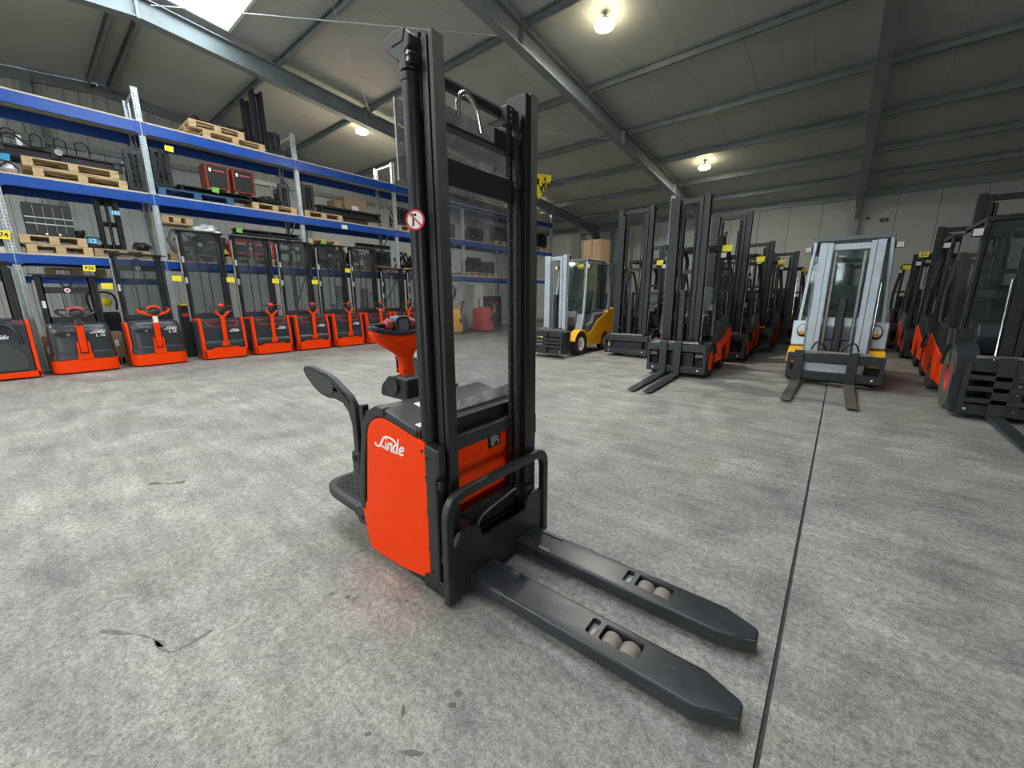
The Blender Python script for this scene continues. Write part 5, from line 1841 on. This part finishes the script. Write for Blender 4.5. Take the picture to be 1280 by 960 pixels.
def frame_unit(label, loc, L, D, H, seed, name='fork_carriage', cat='fork carriage', extras=4, material='charcoal'):
    """fork carriage or attachment: bar frame with rollers, hoses and a cylinder"""
    t = thing(name, label, cat, loc)
    rg = random.Random(seed)
    m = MB()
    m.box(-.09, -L / 2, 0, 0, L / 2, .10).box(-.09, -L / 2, H - .10, 0, L / 2, H)
    m.box(-.09, -L / 2, .10, 0, -L / 2 + .08, H - .10).box(-.09, L / 2 - .08, .10, 0, L / 2, H - .10)
    m.build('face_frame', material, t, .006, 1)
    m = MB()
    for s in (-1, 1):
        m.box(-D, s * L * .28 - .025, .02, -.09, s * L * .28 + .025, H * .85)
    m.build('side_plate', material, t, .006, 1)
    MB().box(-D, -L * .3, .05, -D + .06, L * .3, H * .5).build('rear_plate', 'mast_black', t, .006, 1)
    for s in (-1, 1):
        for z in (H * .2, H * .7):
            MB().cyl((-D * .6, s * (L * .28 + .02), z), (-D * .6, s * (L * .28 + .08), z), .05, 12).build('roller', 'worn_steel', t)
    MB().box(-.075, -L * .46, .06, -.06, L * .46, H - .06).build('back_plate', 'mast_black', t)
    for k in range(3):
        y = -L * .3 + L * .3 * k
        MB().box(-.06, y - .025, .05, .012, y + .025, H * rg.uniform(.75, 1.0)).build('rib', 'mast_black' if k % 2 else material, t, .006, 1)
    for z in (H * .32, H * .68):
        MB().box(-.055, -L * .45, z - .02, -.01, L * .45, z + .02).build('rail', material, t, .004, 1)
    MB().cyl((-.05, -L * .35, H * .5), (-.05, L * .2, H * .5), .03, 10).build('side_cylinder', 'mast_black', t)
    MB().cyl((-.05, L * .2, H * .5), (-.05, L * .38, H * .5), .014, 8).build('piston_rod', 'chrome', t)
    for k in range(extras):
        y0, y1 = rg.uniform(-L * .4, 0), rg.uniform(0, L * .4)
        MB().tube(catmull([(-.04, y0, H * .5), (.03, y0 + .05, H * rg.uniform(.3, .9)), (.0, (y0 + y1) / 2, H * rg.uniform(.3, 1.05)), (-.02, y1, H * rg.uniform(.2, .8))], 4), .012, 6).build('hose', 'rubber', t)
    return t


def long_beam(label, loc, L, w, h, material='mast_black', name='steel_profile', cat='steel profile', lip=True):
    t = thing(name, label, cat, loc)
    MB().box(-w, -L / 2, 0, 0, L / 2, h * .22).box(-w, -L / 2, h * .78, 0, L / 2, h).build('flange', material, t, .004, 1)
    MB().box(-w * .6, -L / 2, h * .22, -w * .35, L / 2, h * .78).build('web', material, t)
    if lip:
        for y in (-L * .45, 0, L * .45):
            MB().box(-w * .95, y - .02, h * .2, -.01, y + .02, h * .8).build('stiffener', material, t)
    return t


def carton(label, loc, L, D, H, material='cardboard', name='carton', tape=True):
    t = thing(name, label, 'box', loc)
    MB().box(-D, -L / 2, 0, 0, L / 2, H).build('body', material, t, .008, 1)
    MB().box(-D * .54, -L / 2 - .001, H - .001, -D * .46, L / 2 + .001, H + .002).build('tape', 'chipboard' if material == 'cardboard' else 'carton_white', t)
    MB().box(-.001, -L * .2, H * .45, .002, L * .1, H * .7).build('print_panel', 'sticker_white' if material == 'cardboard' else 'cardboard', t)
    return t


XE = RX0 - .02
# --- first bay (left edge), middle level
pallet('upper one of two wooden pallets under the long black mast, middle shelf', XE, 1.16, LZ[1] + .195, 1.36)
pallet('lower one of two wooden pallets under the long black mast, middle shelf', XE, 1.27, LZ[1] + .0155, 1.36)
t = thing('mast_assembly', 'long black lift mast lying on its side on wooden pallets, middle shelf at left', 'lift mast', (XE, 1.10, LZ[1] + .372))
for u in (-.12, -.75):
    m = MB().box(u - .12, -.93, .005, u, .85, .05).box(u - .12, -.93, .16, u, .85, .20).box(u - .08, -.93, .05, u - .05, .85, .16)
    m.build('rail', 'mast_black', t, .004, 1)
for y in (-.9, -.2, .7):
    MB().box(-.80, y, .05, -.10, y + .10, .15).build('crossbar', 'charcoal', t, .004, 1)
MB().cyl((-.45, -.92, .16), (-.45, .8, .16), .045, 12).build('cylinder', 'black_plastic', t)
MB().cyl((-.01, -.10, .16), (.02, -.10, .16), .06, 14).build('roller', 'worn_steel', t)
MB().tube(catmull([(-.05, -.95, .2), (-.02, -.7, .36), (-.05, -.45, .2), (-.06, -.2, .25)], 5), .022, 6).build('hose', 'rubber', t)
MB().box(-.3, -.62, .20, -.22, -.55, .40).build('bracket', 'bag_white', t)
long_beam('white steel profile behind the black mast on the middle shelf at left', (RX1 + .25, 1.2, LZ[1] + .58), 1.9, .08, .09, 'white_paint')
for k, (y, w) in enumerate(((.42, .20), (.78, .16), (1.12, .17), (1.45, .2))):
    t = thing('wire_hoop', ('wide bent wire hoop at the far left end of the middle shelf', 'first whole bent wire hoop from the left at the rear of the middle shelf', 'bent wire hoop over the roller of the lying black mast', 'bent wire hoop at the right end of the lying black mast')[k], 'wire divider', (RX1 + .1, y, LZ[1] + .55), 0, 'wire hoops at the rear of the shelf')
    MB().tube([(0, -w / 2, 0), (0, -w / 2, .42)] + [(0, -w / 2 * math.cos(a), .42 + w * .4 * math.sin(a)) for a in [math.pi * i / 6 for i in range(1, 6)]] + [(0, w / 2, .42), (0, w / 2, 0)], .010, 6).build('wire', 'ink', t)
for k, y in enumerate((1.62, 1.78)):
    t = thing('wire_hoop', ('left one of two short wire hoops near the first perforated post', 'right one of two short wire hoops near the first perforated post')[k], 'wire divider', (RX1 + .1, y, LZ[1] + .42), 0, 'short wire hoops by the post')
    MB().tube([(0, -.045, 0), (0, -.045, .25), (0, -.02, .30), (0, .02, .30), (0, .045, .25), (0, .045, 0)], .010, 6).build('wire', 'ink', t)
frame_unit('black fork carriage standing on end left of the first perforated post', (XE, 2.13, LZ[1] + .0155), .30, .5, .86, 3)
t = thing('white_bundle', 'white rolled sheet at the left picture edge on the middle shelf', 'bundle', (XE, .30, LZ[1] + .0155))
MB().blob((-.3, 0, .10), .28, .13, .10, 4, .2).build('sheet', 'bag_white', t)
MB().tube(catmull([(-.1, -.13, .08), (-.08, 0, .2), (-.1, .13, .09)], 4), .012, 6).build('strap', 'ink', t)
yellow_tag(t, -.005, -.04, .27, .18, None, material='tag_blue')
MB().bar((-.03, -.04, .12), (-.01, -.04, .24), .012, .02).build('tag_wire', 'ink', t)
# --- first bay, lower level
pallet('wooden pallet, upper one under the black battery block on the lower shelf', XE, .66, LZ[0] + .195, .92)
pallet('wooden pallet, lower one under the black battery block on the lower shelf', XE, .72, LZ[0] + .0155, .92)
t = thing('battery_block', 'black battery block with grey straps on two pallets, lower shelf at left', 'battery', (XE - .08, .66, LZ[0] + .369))
for k in range(5):
    MB().box(-.7, -.33 + k * .132, 0, 0, -.335 + (k + 1) * .132, .62).build('cell', 'black_plastic', t, .008, 1)
for z in (.22, .34):
    MB().box(.001, -.33, z, .008, .33, z + .02).build('strap', 'galvanised', t)
for k in range(4):
    MB().box(.001, -.20 + k * .132, .06, .007, -.19 + k * .132, .58).build('strap', 'worn_steel', t)
for y in (-.08, .10):
    MB().cyl((.0, y, .04), (.02, y, .04), .02, 10).build('bolt', 'sticker_white', t)
tube_heap('cable_bundle', 'black cables hanging over the pallet edge beside the battery block', 'cable', (XE + .0, 1.06, LZ[0] + .372), 5, .4, .045, .16, .016, 5)
pallet('wooden pallet on the lower shelf left of the first perforated post', XE, 1.66, LZ[0] + .0155, .92, material='old_wood')
mast_section('black mast profiles standing on a pallet, tagged blue, lower shelf', (XE - .12, 1.56, LZ[0] + .186), 1.12, .30, .3)
t = thing('drive_unit', 'low black drive unit with blue tag on the lower shelf', 'machine part', (XE - .02, 1.24, LZ[0] + .188))
MB().prism(rounded([(-.4, 0), (0, 0), (0, .16), (-.1, .24), (-.4, .24)], .03, 2), 'y', -.10, .10).build('housing', 'black_plastic', t, .01)
MB().cyl((-.02, .06, .12), (.02, .06, .12), .05, 12).build('flange', 'worn_steel', t)
yellow_tag(t, .025, -.03, .14, .17, '12', material='tag_blue')
t = thing('bucket_seat', 'black curved casting beside the first perforated post on the lower shelf', 'machine part', (XE, 2.02, LZ[0] + .186))
MB().blob((-.2, 0, .10), .2, .16, .10, 6, .35).build('casting', 'black_plastic', t)
MB().tube(catmull([(0, -.2, .02), (.02, -.1, .12), (.0, .05, .16), (.01, .14, .06)], 4), .015, 6).build('hose', 'rubber', t)
t = thing('number_card', 'blue number card 132 hung from the middle shelf beam', 'sign', (XE + .06, 1.65, 3.29))
yellow_tag(t, 0, 0, 0, .19, '132', nm='card', material='tag_blue', h=.5)
MB().bar((0, 0, .04), (0, 0, .30), .004, .004).build('wire', 'ink', t)
t = thing('power_unit', 'black power unit at the left picture edge with yellow 274 tag, lower shelf', 'machine part', (XE, -.21, LZ[0] + .0155))
MB().box(-.7, -.34, .10, -.02, .20, .90).build('housing', 'black_plastic', t, .03)
MB().box(-.5, -.3, 0, -.05, .2, .10).build('base', 'carton_white', t, .01)
for z in (.5, .6, .7):
    MB().box(-.02, -.28, z, -.005, .12, z + .03).build('louvre', 'hood_black', t)
yellow_tag(t, .075, .20, .30, .24, '274')
MB().bar((-.02, .15, .30), (.072, .18, .30), .012, .03).build('tag_arm', 'ink', t)
t = pallet('wooden pallet at the rear of the rack below the lower shelf, behind the second truck', RX1 + .7, .9, LZ[0] - .40, .9, .6, material='old_wood', group='pallets behind the trucks')
# wooden ledger the rear pallets stand on
long_beam('dark blue rail under the rear of the lower shelf behind the second truck', (RX1 + .62, 1.2, LZ[0] - .56), 2.1, .06, .14, 'rack_blue', 'rear_rail', 'rail', False)

# --- second bay, top level
pallet('wooden pallet, upper of two on the top shelf under black hoses', XE - .02, 3.86, LZ[2] + .195, 1.16)
pallet('wooden pallet, lower of two on the top shelf under black hoses', XE, 4.22, LZ[2] + .0155, 1.36)
tube_heap('hose_heap', 'tangled black hoses on the pallets of the top shelf', 'hose', (XE - .05, 3.95, LZ[2] + .368), 12, .8, .5, .16, .022, 8)
mast_section('black mast standing upright on the top shelf reaching the rafter', (XE - .05, 4.88, LZ[2] + .186), 1.32, .20, .2)
mast_section('thinner black mast profile behind the upright one on the top shelf', (XE - .45, 4.72, LZ[2] + .186), 1.15, .12, .12)
frame_unit('black valve block with hoses right of the upright mast on the top shelf', (XE - .05, 5.18, LZ[2] + .0155), .30, .35, .56, 11, 'valve_block', 'machine part', 7, 'mast_black')
# --- second bay, middle level
frame_unit('black machine with yellow tag right of the first perforated post, middle shelf', (XE - .05, 2.62, LZ[1] + .19), .34, .6, .84, 21, 'attachment', 'attachment', 6, 'mast_black')
t = thing('number_card', 'yellow number tag hung high on the black machine by the first perforated post', 'sign', (XE + .03, 2.80, 4.86))
yellow_tag(t, 0, 0, 0, .17, None, nm='card', h=.75)
MB().bar((-.03, 0, .0), (-.03, -.05, .12), .02, .02).build('clip', 'ink', t)
pallet('blue pallet on the middle shelf right of the first perforated post', XE, 3.22, LZ[1] + .0155, 1.5, material='pallet_blue', block='pallet_blue')
long_beam('long dark steel box lying on the blue pallet, middle shelf', (XE - .02, 3.66, LZ[1] + .187), 1.6, .5, .14, 'mast_black')
for k, (y, lab) in enumerate(((3.70, 'dark red battery charger with black front, left of the pair on the middle shelf'), (4.28, 'dark red battery charger with black front, right of the pair on the middle shelf'))):
    t = thing('battery_charger', lab, 'charger', (XE - .02, y, LZ[1] + .33), 0, 'red chargers on the middle shelf')
    MB().box(-.5, -.25, .03, -.012, .25, .60).build('cabinet', 'crate_red', t, .008, 1)
    MB().box(-.013, -.205, .07, .0, .205, .555).build('front_panel', 'ink', t, .004, 1)
    m = MB()
    m.box(-.02, -.25, .03, .006, -.222, .60).box(-.02, .222, .03, .006, .25, .60).box(-.02, -.25, .575, .006, .25, .60).box(-.02, -.25, .03, .006, .25, .055)
    m.build('front_frame', 'crate_red', t, .003, 1)
    MB().box(.0, -.17, .42, .004, -.12, .50).build('display', 'sticker_white', t)
    MB().box(.0, -.08, .44, .004, .16, .48).build('brand_strip', 'hub_red', t)
    for s in (-1, 1):
        MB().box(-.48, s * .2 - .04, 0, -.02, s * .2 + .04, .03).build('foot', 'pallet_wood', t)
t = thing('number_card', 'green tag below the left red charger on the middle shelf', 'sign', (XE + .03, 3.60, 4.12))
yellow_tag(t, 0, 0, 0, .16, None, nm='card', material='tag_green', h=.8)
MB().bar((-.01, -.06, .04), (-.01, .06, .04), .006, .02).build('clip', 'ink', t)
pallet('wooden pallet on the middle shelf under a black bundle, before the second post', XE, 4.98, LZ[1] + .0155, 1.12)
tube_heap('black_bundle', 'black bundle of hoses and levers on the pallet before the second post', 'hose', (XE - .02, 4.88, LZ[1] + .19), 14, .7, .25, .24, .03, 17)
long_beam('upright white strip behind the black bundle on the middle shelf', (RX1 + .3, 5.24, LZ[1] + .187), .06, .05, .70, 'carton_white', 'white_post', 'post', False)
frame_unit('black levers and forks left of the second perforated post, middle shelf', (XE - .3, 5.38, LZ[1] + .188), .28, .5, .66, 31, 'lever_unit', 'machine part', 6)
# --- second bay, lower level and its stacked goods
pallet('small wooden crate base high on goods right of the first perforated post', XE - .1, 2.75, LZ[0] + .88, .60, .6, material='pallet_wood')
t = thing('wrapped_bag', 'grey wrapped bundle on the lower shelf right of the first perforated post', 'bag', (XE - .1, 2.85, LZ[0] + .186))
MB().blob((-.35, -.05, .30), .34, .24, .30, 3, .28, 18, 12).build('wrap', 'bag_grey', t)
MB().tube(catmull([(-.1, -.25, .3), (0, -.05, .5), (-.1, .15, .3)], 4), .01, 6).build('strap', 'ink', t)
t = thing('white_bag', 'white plastic bag on black cases behind the first tall stacker', 'bag', (XE - .1, 3.34, LZ[0] + .728))
MB().blob((-.25, 0, .10), .3, .28, .14, 9, .5, 18, 10).build('film', 'bag_white', t)
MB().blob((-.1, .2, .02), .14, .10, .07, 4, .4, 12, 8).build('film_fold', 'bag_white', t)
carton('black plastic case under the white bag on the lower shelf', (XE - .1, 3.40, LZ[0] + .188), .60, .7, .48, 'black_plastic', 'case')
pallet('wooden pallet under the grey wrapped bundle on the lower shelf', XE, 2.98, LZ[0] + .0155, 1.0, material='old_wood')
pallet('wooden pallet behind the screen of the second tall stacker, lower shelf', XE, 4.2, LZ[0] + .0155, 1.15)
pallet('wooden pallet left of the second perforated post, lower shelf', XE, 5.3, LZ[0] + .0155, .6, material='old_wood')
long_beam('long grey and black profile with green tag across the top of the lower shelf goods', (XE - .02, 4.74, LZ[0] + .80), 1.68, .3, .13, 'charcoal')
long_beam('long pale profile stacked under the grey one on the lower shelf', (XE - .25, 4.74, LZ[0] + .66), 1.6, .25, .11, 'steel_beam')
t = thing('number_card', 'green tag on the long grey profile over the lower shelf', 'sign', (XE + .02, 4.0, LZ[0] + .87))
yellow_tag(t, 0, 0, 0, .15, None, nm='card', material='tag_green', h=.8)
MB().bar((-.01, -.06, .04), (-.01, .06, .04), .006, .02).build('clip', 'ink', t)
for k, (y, lab) in enumerate(((4.0, 'red steel frame behind the mast of the second tall stacker'), (4.62, 'red steel frame right of the other one, lower shelf before the second post'))):
    t = thing('red_frame', lab, 'frame', (XE - .15, y, LZ[0] + .186))
    m = MB()
    m.box(-.05, -.26, 0, 0, -.20, .46).box(-.05, .20, 0, 0, .26, .46).box(-.05, -.20, .40, 0, .20, .46).box(-.05, -.20, .10, 0, .20, .16)
    m.build('front_frame', 'red', t, .006, 1)
    MB().box(-.6, -.26, 0, -.05, -.2, .06).box(-.6, .2, 0, -.05, .26, .06).build('runner', 'red', t, .006, 1)
    MB().box(-.4, -.2, .05, -.1, .2, .36).build('core', 'ink', t, .01)
t = thing('warning_triangle', 'small yellow warning triangle between the two tall stacker masts', 'sign', (XE + .02, 3.62, LZ[0] + .30))
MB().prism([(-.07, -.05), (.07, -.05), (0, .07)], 'x', -.003, .003).build('plate', 'tag_yellow', t)
MB().prism([(-.02, -.025), (.02, -.025), (0, .025)], 'x', .003, .005).build('symbol', 'ink', t)
# --- third bay
frame_unit('black round machine right of the second perforated post, middle shelf', (XE - .1, 5.97, LZ[1] + .19), .34, .5, .74, 41, 'winch_unit', 'machine part', 7, 'mast_black')
pallet('wooden pallet right of the second perforated post, middle shelf', XE, 6.36, LZ[1] + .0155, 1.16)
long_beam('long black box beam lying over the pallet in the third bay, middle shelf', (XE - .05, 7.30, LZ[1] + .188), 2.15, .3, .24, 'mast_black')
carton('brown carton behind the long black beam, third bay middle shelf', (XE - .45, 7.70, LZ[1] + .0155), .8, .55, .90, 'cardboard')
carton('narrow brown carton left of the other carton, third bay middle shelf', (RX1 + .55, 7.13, LZ[1] + .0155), .28, .5, .75, 'cardboard')
pallet('wooden pallet with green tag over the fourth stacker, lower shelf third bay', XE, 6.26, LZ[0] + .70, .95)
carton('dark case under the tagged pallet, lower shelf third bay', (XE - .05, 6.26, LZ[0] + .0155), .78, .8, .68, 'black_plastic', 'case')
t = thing('number_card', 'green tag on the pallet over the fourth stacker', 'sign', (XE + .03, 6.22, LZ[0] + .76))
yellow_tag(t, 0, 0, 0, .15, None, nm='card', material='tag_green', h=.8)
MB().bar((-.01, -.06, .04), (-.01, .06, .04), .006, .02).build('clip', 'ink', t)
heap = tube_heap('cable_heap', 'black and red cable heap behind the fourth stacker mast', 'cable', (XE - .05, 7.14, LZ[0] + .215), 12, .7, .32, .5, .03, 23, 'rubber')
for k in range(4):
    y = -.24 + k * .14
    MB().tube(catmull([(-.02, y, .03), (.005, y + .05, .22), (-.05, y + .12, .34), (-.02, y + .16, .10)], 4), .014, 6).build('red_hose', 'red', heap, label='red hose')
pallet('wooden pallet behind the fourth stacker mast, lower shelf', XE, 7.16, LZ[0] + .0155, .95)
pallet('wooden pallet behind the fifth stacker mast, lower shelf', XE, 8.25, LZ[0] + .0155, .95, material='old_wood')
frame_unit('dark carriage on the pallet behind the fifth stacker, lower shelf', (XE - .05, 8.25, LZ[0] + .188), .8, .6, .52, 51)
long_beam('long dark profile above the fifth stacker, lower shelf', (XE - .2, 8.15, LZ[0] + .80), 1.3, .25, .12, 'charcoal')
# --- fourth bay
frame_unit('black attachment seen between the frame posts of the third rack upright, middle shelf', (XE - .1, 9.35, LZ[1] + .19), .7, .6, .62, 61, 'attachment', 'attachment', 6)
pallet('wooden pallet right of the third upright, middle shelf', XE, 9.55, LZ[1] + .0155, 1.05)
pallet('wooden pallet right of the third upright, lower shelf', XE, 9.75, LZ[0] + .0155, 1.15)
tube_heap('cable_heap', 'black cables with a yellow tag right of the third upright, lower shelf', 'cable', (XE - .05, 9.6, LZ[0] + .192), 12, .7, .45, .55, .03, 27)
for k, (y, h, lab) in enumerate(((11.0, .5, 'dark crate on the lower shelf seen through the clear screen at left'), (12.9, .62, 'dark crate on the lower shelf right of the screen post'), (13.8, .5, 'dark crate on the lower shelf near the chain'))):
    frame_unit(lab, (XE - .05, y, LZ[0] + .19), .8, .6, h, 70 + k, 'attachment', 'attachment', 5)
    pallet('%s of three wooden pallets on the lower shelf behind the clear screen' % ('leftmost', 'middle one', 'rightmost')[k], XE, y, LZ[0] + .0155, 1.0)
for k, (y, h, lab) in enumerate(((11.3, .55, 'dark machine on the middle shelf behind the dusty screen at left'), (13.0, .6, 'dark machine on the middle shelf behind the dusty screen at right'), (14.85, .6, 'dark machine on the middle shelf hidden by the chain'))):
    frame_unit(lab, (XE - .05, y, LZ[1] + (.188 if k == 2 else .016)), 1.0, .6, h, 80 + k, 'attachment', 'attachment', 5)
carton('small brown wooden crate on the top shelf seen above the clear screen', (XE - .05, 11.75, LZ[2] + .0155), .5, .5, .28, 'pallet_wood', 'wooden_crate')
long_beam('long whitish profile on the top shelf seen just above the clear screen', (XE - .12, 13.6, LZ[2] + .302), 4.2, .12, .12, 'carton_white')
for y, side in ((12.65, 'left'), (14.9, 'right')):
    t = thing('trestle_block', 'dark wooden block under the %s end of the long whitish profile, top shelf' % side, 'block', (XE - .12, y, LZ[2] + .0155), 0, 'blocks under the whitish profile')
    MB().box(-.3, -.12, 0, 0, .12, .284).build('block', 'old_wood', t, .005, 1)
carton('pale carton on the floor behind the yellow pallet truck', (-12.75, 13.22, 0), .5, .7, 2.0, 'carton_white')
carton('dark tall case on the floor behind the red pallet truck', (-12.72, 14.2, 0), 1.0, .8, 1.5, 'black_plastic', 'case')
t = thing('cable_coil', 'black cable coil hung from the lower shelf beam behind the yellow pallet truck', 'cable', (-12.52, 11.25, 1.72))
for k in range(4):
    MB().tube([(.02 + .02 * k, (.20 + .02 * k) * math.sin(a), -.02 * k + (.26 + .02 * k) * math.cos(a)) for a in [2 * math.pi * i / 20 for i in range(20)]], .016, 6, closed=True).build('loop', 'rubber', t)
MB().bar((.02, 0, .22), (-.045, 0, .47), .03, .012).build('strap', 'sticker_white', t)
# cartons on the floor behind the stackers
pallet('wooden pallet on the floor behind the fifth stacker screen', -12.75, 6.80, 0, .46, group='pallets on the floor behind stackers')
pallet('wooden pallet, second from the floor behind the fifth stacker screen', -12.75, 6.80, .174, .46, group='pallets on the floor behind stackers')
for k, (y, z0, L, H, lab) in enumerate(((6.69, .348, .20, .9, 'white carton stack behind the fourth stacker screen, left'), (6.92, .348, .22, 1.5, 'taller white carton behind the fourth stacker screen'), (7.87, 0, .42, 1.35, 'white carton behind the fifth stacker screen'), (7.85, 1.354, .30, .4, 'small white carton on the carton behind the fifth stacker screen'))):
    carton(lab, (-12.8, y, z0), L, .5, H, 'carton_white')
pallet('wooden pallet on the floor behind the gap between the first two trucks', -12.5, 1.24, 0, .30, .8, group='pallets on the floor behind stackers', material='old_wood')
carton('brown box stack behind the gap between the first two trucks', (-12.5, 1.24, .175), .22, .5, .55, 'cardboard')
carton('brown box behind the gap left of the second truck', (-12.74, .22, .0), .15, .45, .7, 'cardboard')
t = thing('order_picker', 'black and yellow machine head behind the gap between second and third truck', 'machine', (-13.36, 1.23, 0))
MB().box(-.5, -.25, 0, 0, .25, 1.15).build('body', 'black_plastic', t, .04)
MB().tube(catmull([(.0, -.22, 1.15), (.02, -.24, 1.55), (.02, .10, 1.60), (.02, .22, 1.45), (.0, .2, 1.2)], 5), .022, 8).build('handlebar', 'ink', t)
MB().blob((.03, .05, 1.38), .05, .09, .10, 2, .3).build('control_head', 'tag_yellow', t)
t = thing('order_picker', 'black machine with red and yellow label behind the gap right of the third truck', 'machine', (-12.62, 2.61, 0))
MB().box(-.5, -.13, 0, 0, .045, 1.28).build('body', 'black_plastic', t, .02)
MB().box(.001, -.12, 1.02, .006, .03, 1.10).build('red_label', 'sticker_red', t)
MB().box(-.3, -.13, 1.28, .03, .045, 1.33).build('yellow_top', 'tag_yellow', t, .01)
# far bays
for k, (y, lab) in enumerate(((14.85, 'wooden pallet on the middle shelf just right of the near mast'), (16.3, 'wooden pallet on the middle shelf left of the last rack frame'), (17.9, 'wooden pallet on the middle shelf at the last rack frame'))):
    pallet(lab, XE, y, LZ[1] + .0155, 1.15)
for k, (y, h, lab) in enumerate(((16.02, 1.0, 'dark machine on the middle shelf right of the near mast'), (17.03, .95, 'dark attachment on the middle shelf behind the yellow forklift'), (18.04, .7, 'dark attachment on the middle shelf by the last rack frame'))):
    frame_unit(lab, (XE - .1, y, LZ[1] + .186), .9, .7, h, 90 + k, 'attachment', 'attachment', 6)
carton('brown carton on the top shelf in the last bay', (XE - .1, 17.4, LZ[2] + .0155), .9, .7, .5, 'cardboard')
# stacked brown crate beyond the last rack frame
t = thing('wooden_crate', 'brown plywood crate high on a stack beyond the last rack frame', 'crate', (-9.47, 18.9, 0))
MB().box(-1.05, -.5, 3.35, .0, .5, 4.20).build('upper_crate', 'cardboard', t, .01)
MB().box(-1.05, -.52, 0, .0, .52, 3.35).build('lower_crate', 'old_wood', t, .01)
for x in (-1.05, -.55, -.06):
    MB().box(x, -.53, 3.36, x + .06, -.50, 4.19).build('batten', 'old_wood', t)
# grey wall frame beyond
t = thing('grey_gate_frame', 'grey steel frame with diagonal brace before the rear wall, beyond the rack', 'frame', (-12.2, 23.1, 0))
for x in (-1.15, .92):
    MB().box(x, -.06, 0, x + .16, .06, 5.45).build('post', 'steel_beam', t)
MB().box(-1.15, -.05, 5.30, 1.08, .05, 5.45).build('top_rail', 'steel_beam', t)
MB().bar((-1.1, -.03, 5.2), (1.9, -.03, 2.9), .06, .08).build('diagonal', 'steel_beam', t)
MB().box(1.85, -.06, 0, 2.0, .06, 3.0).build('post', 'steel_beam', t)
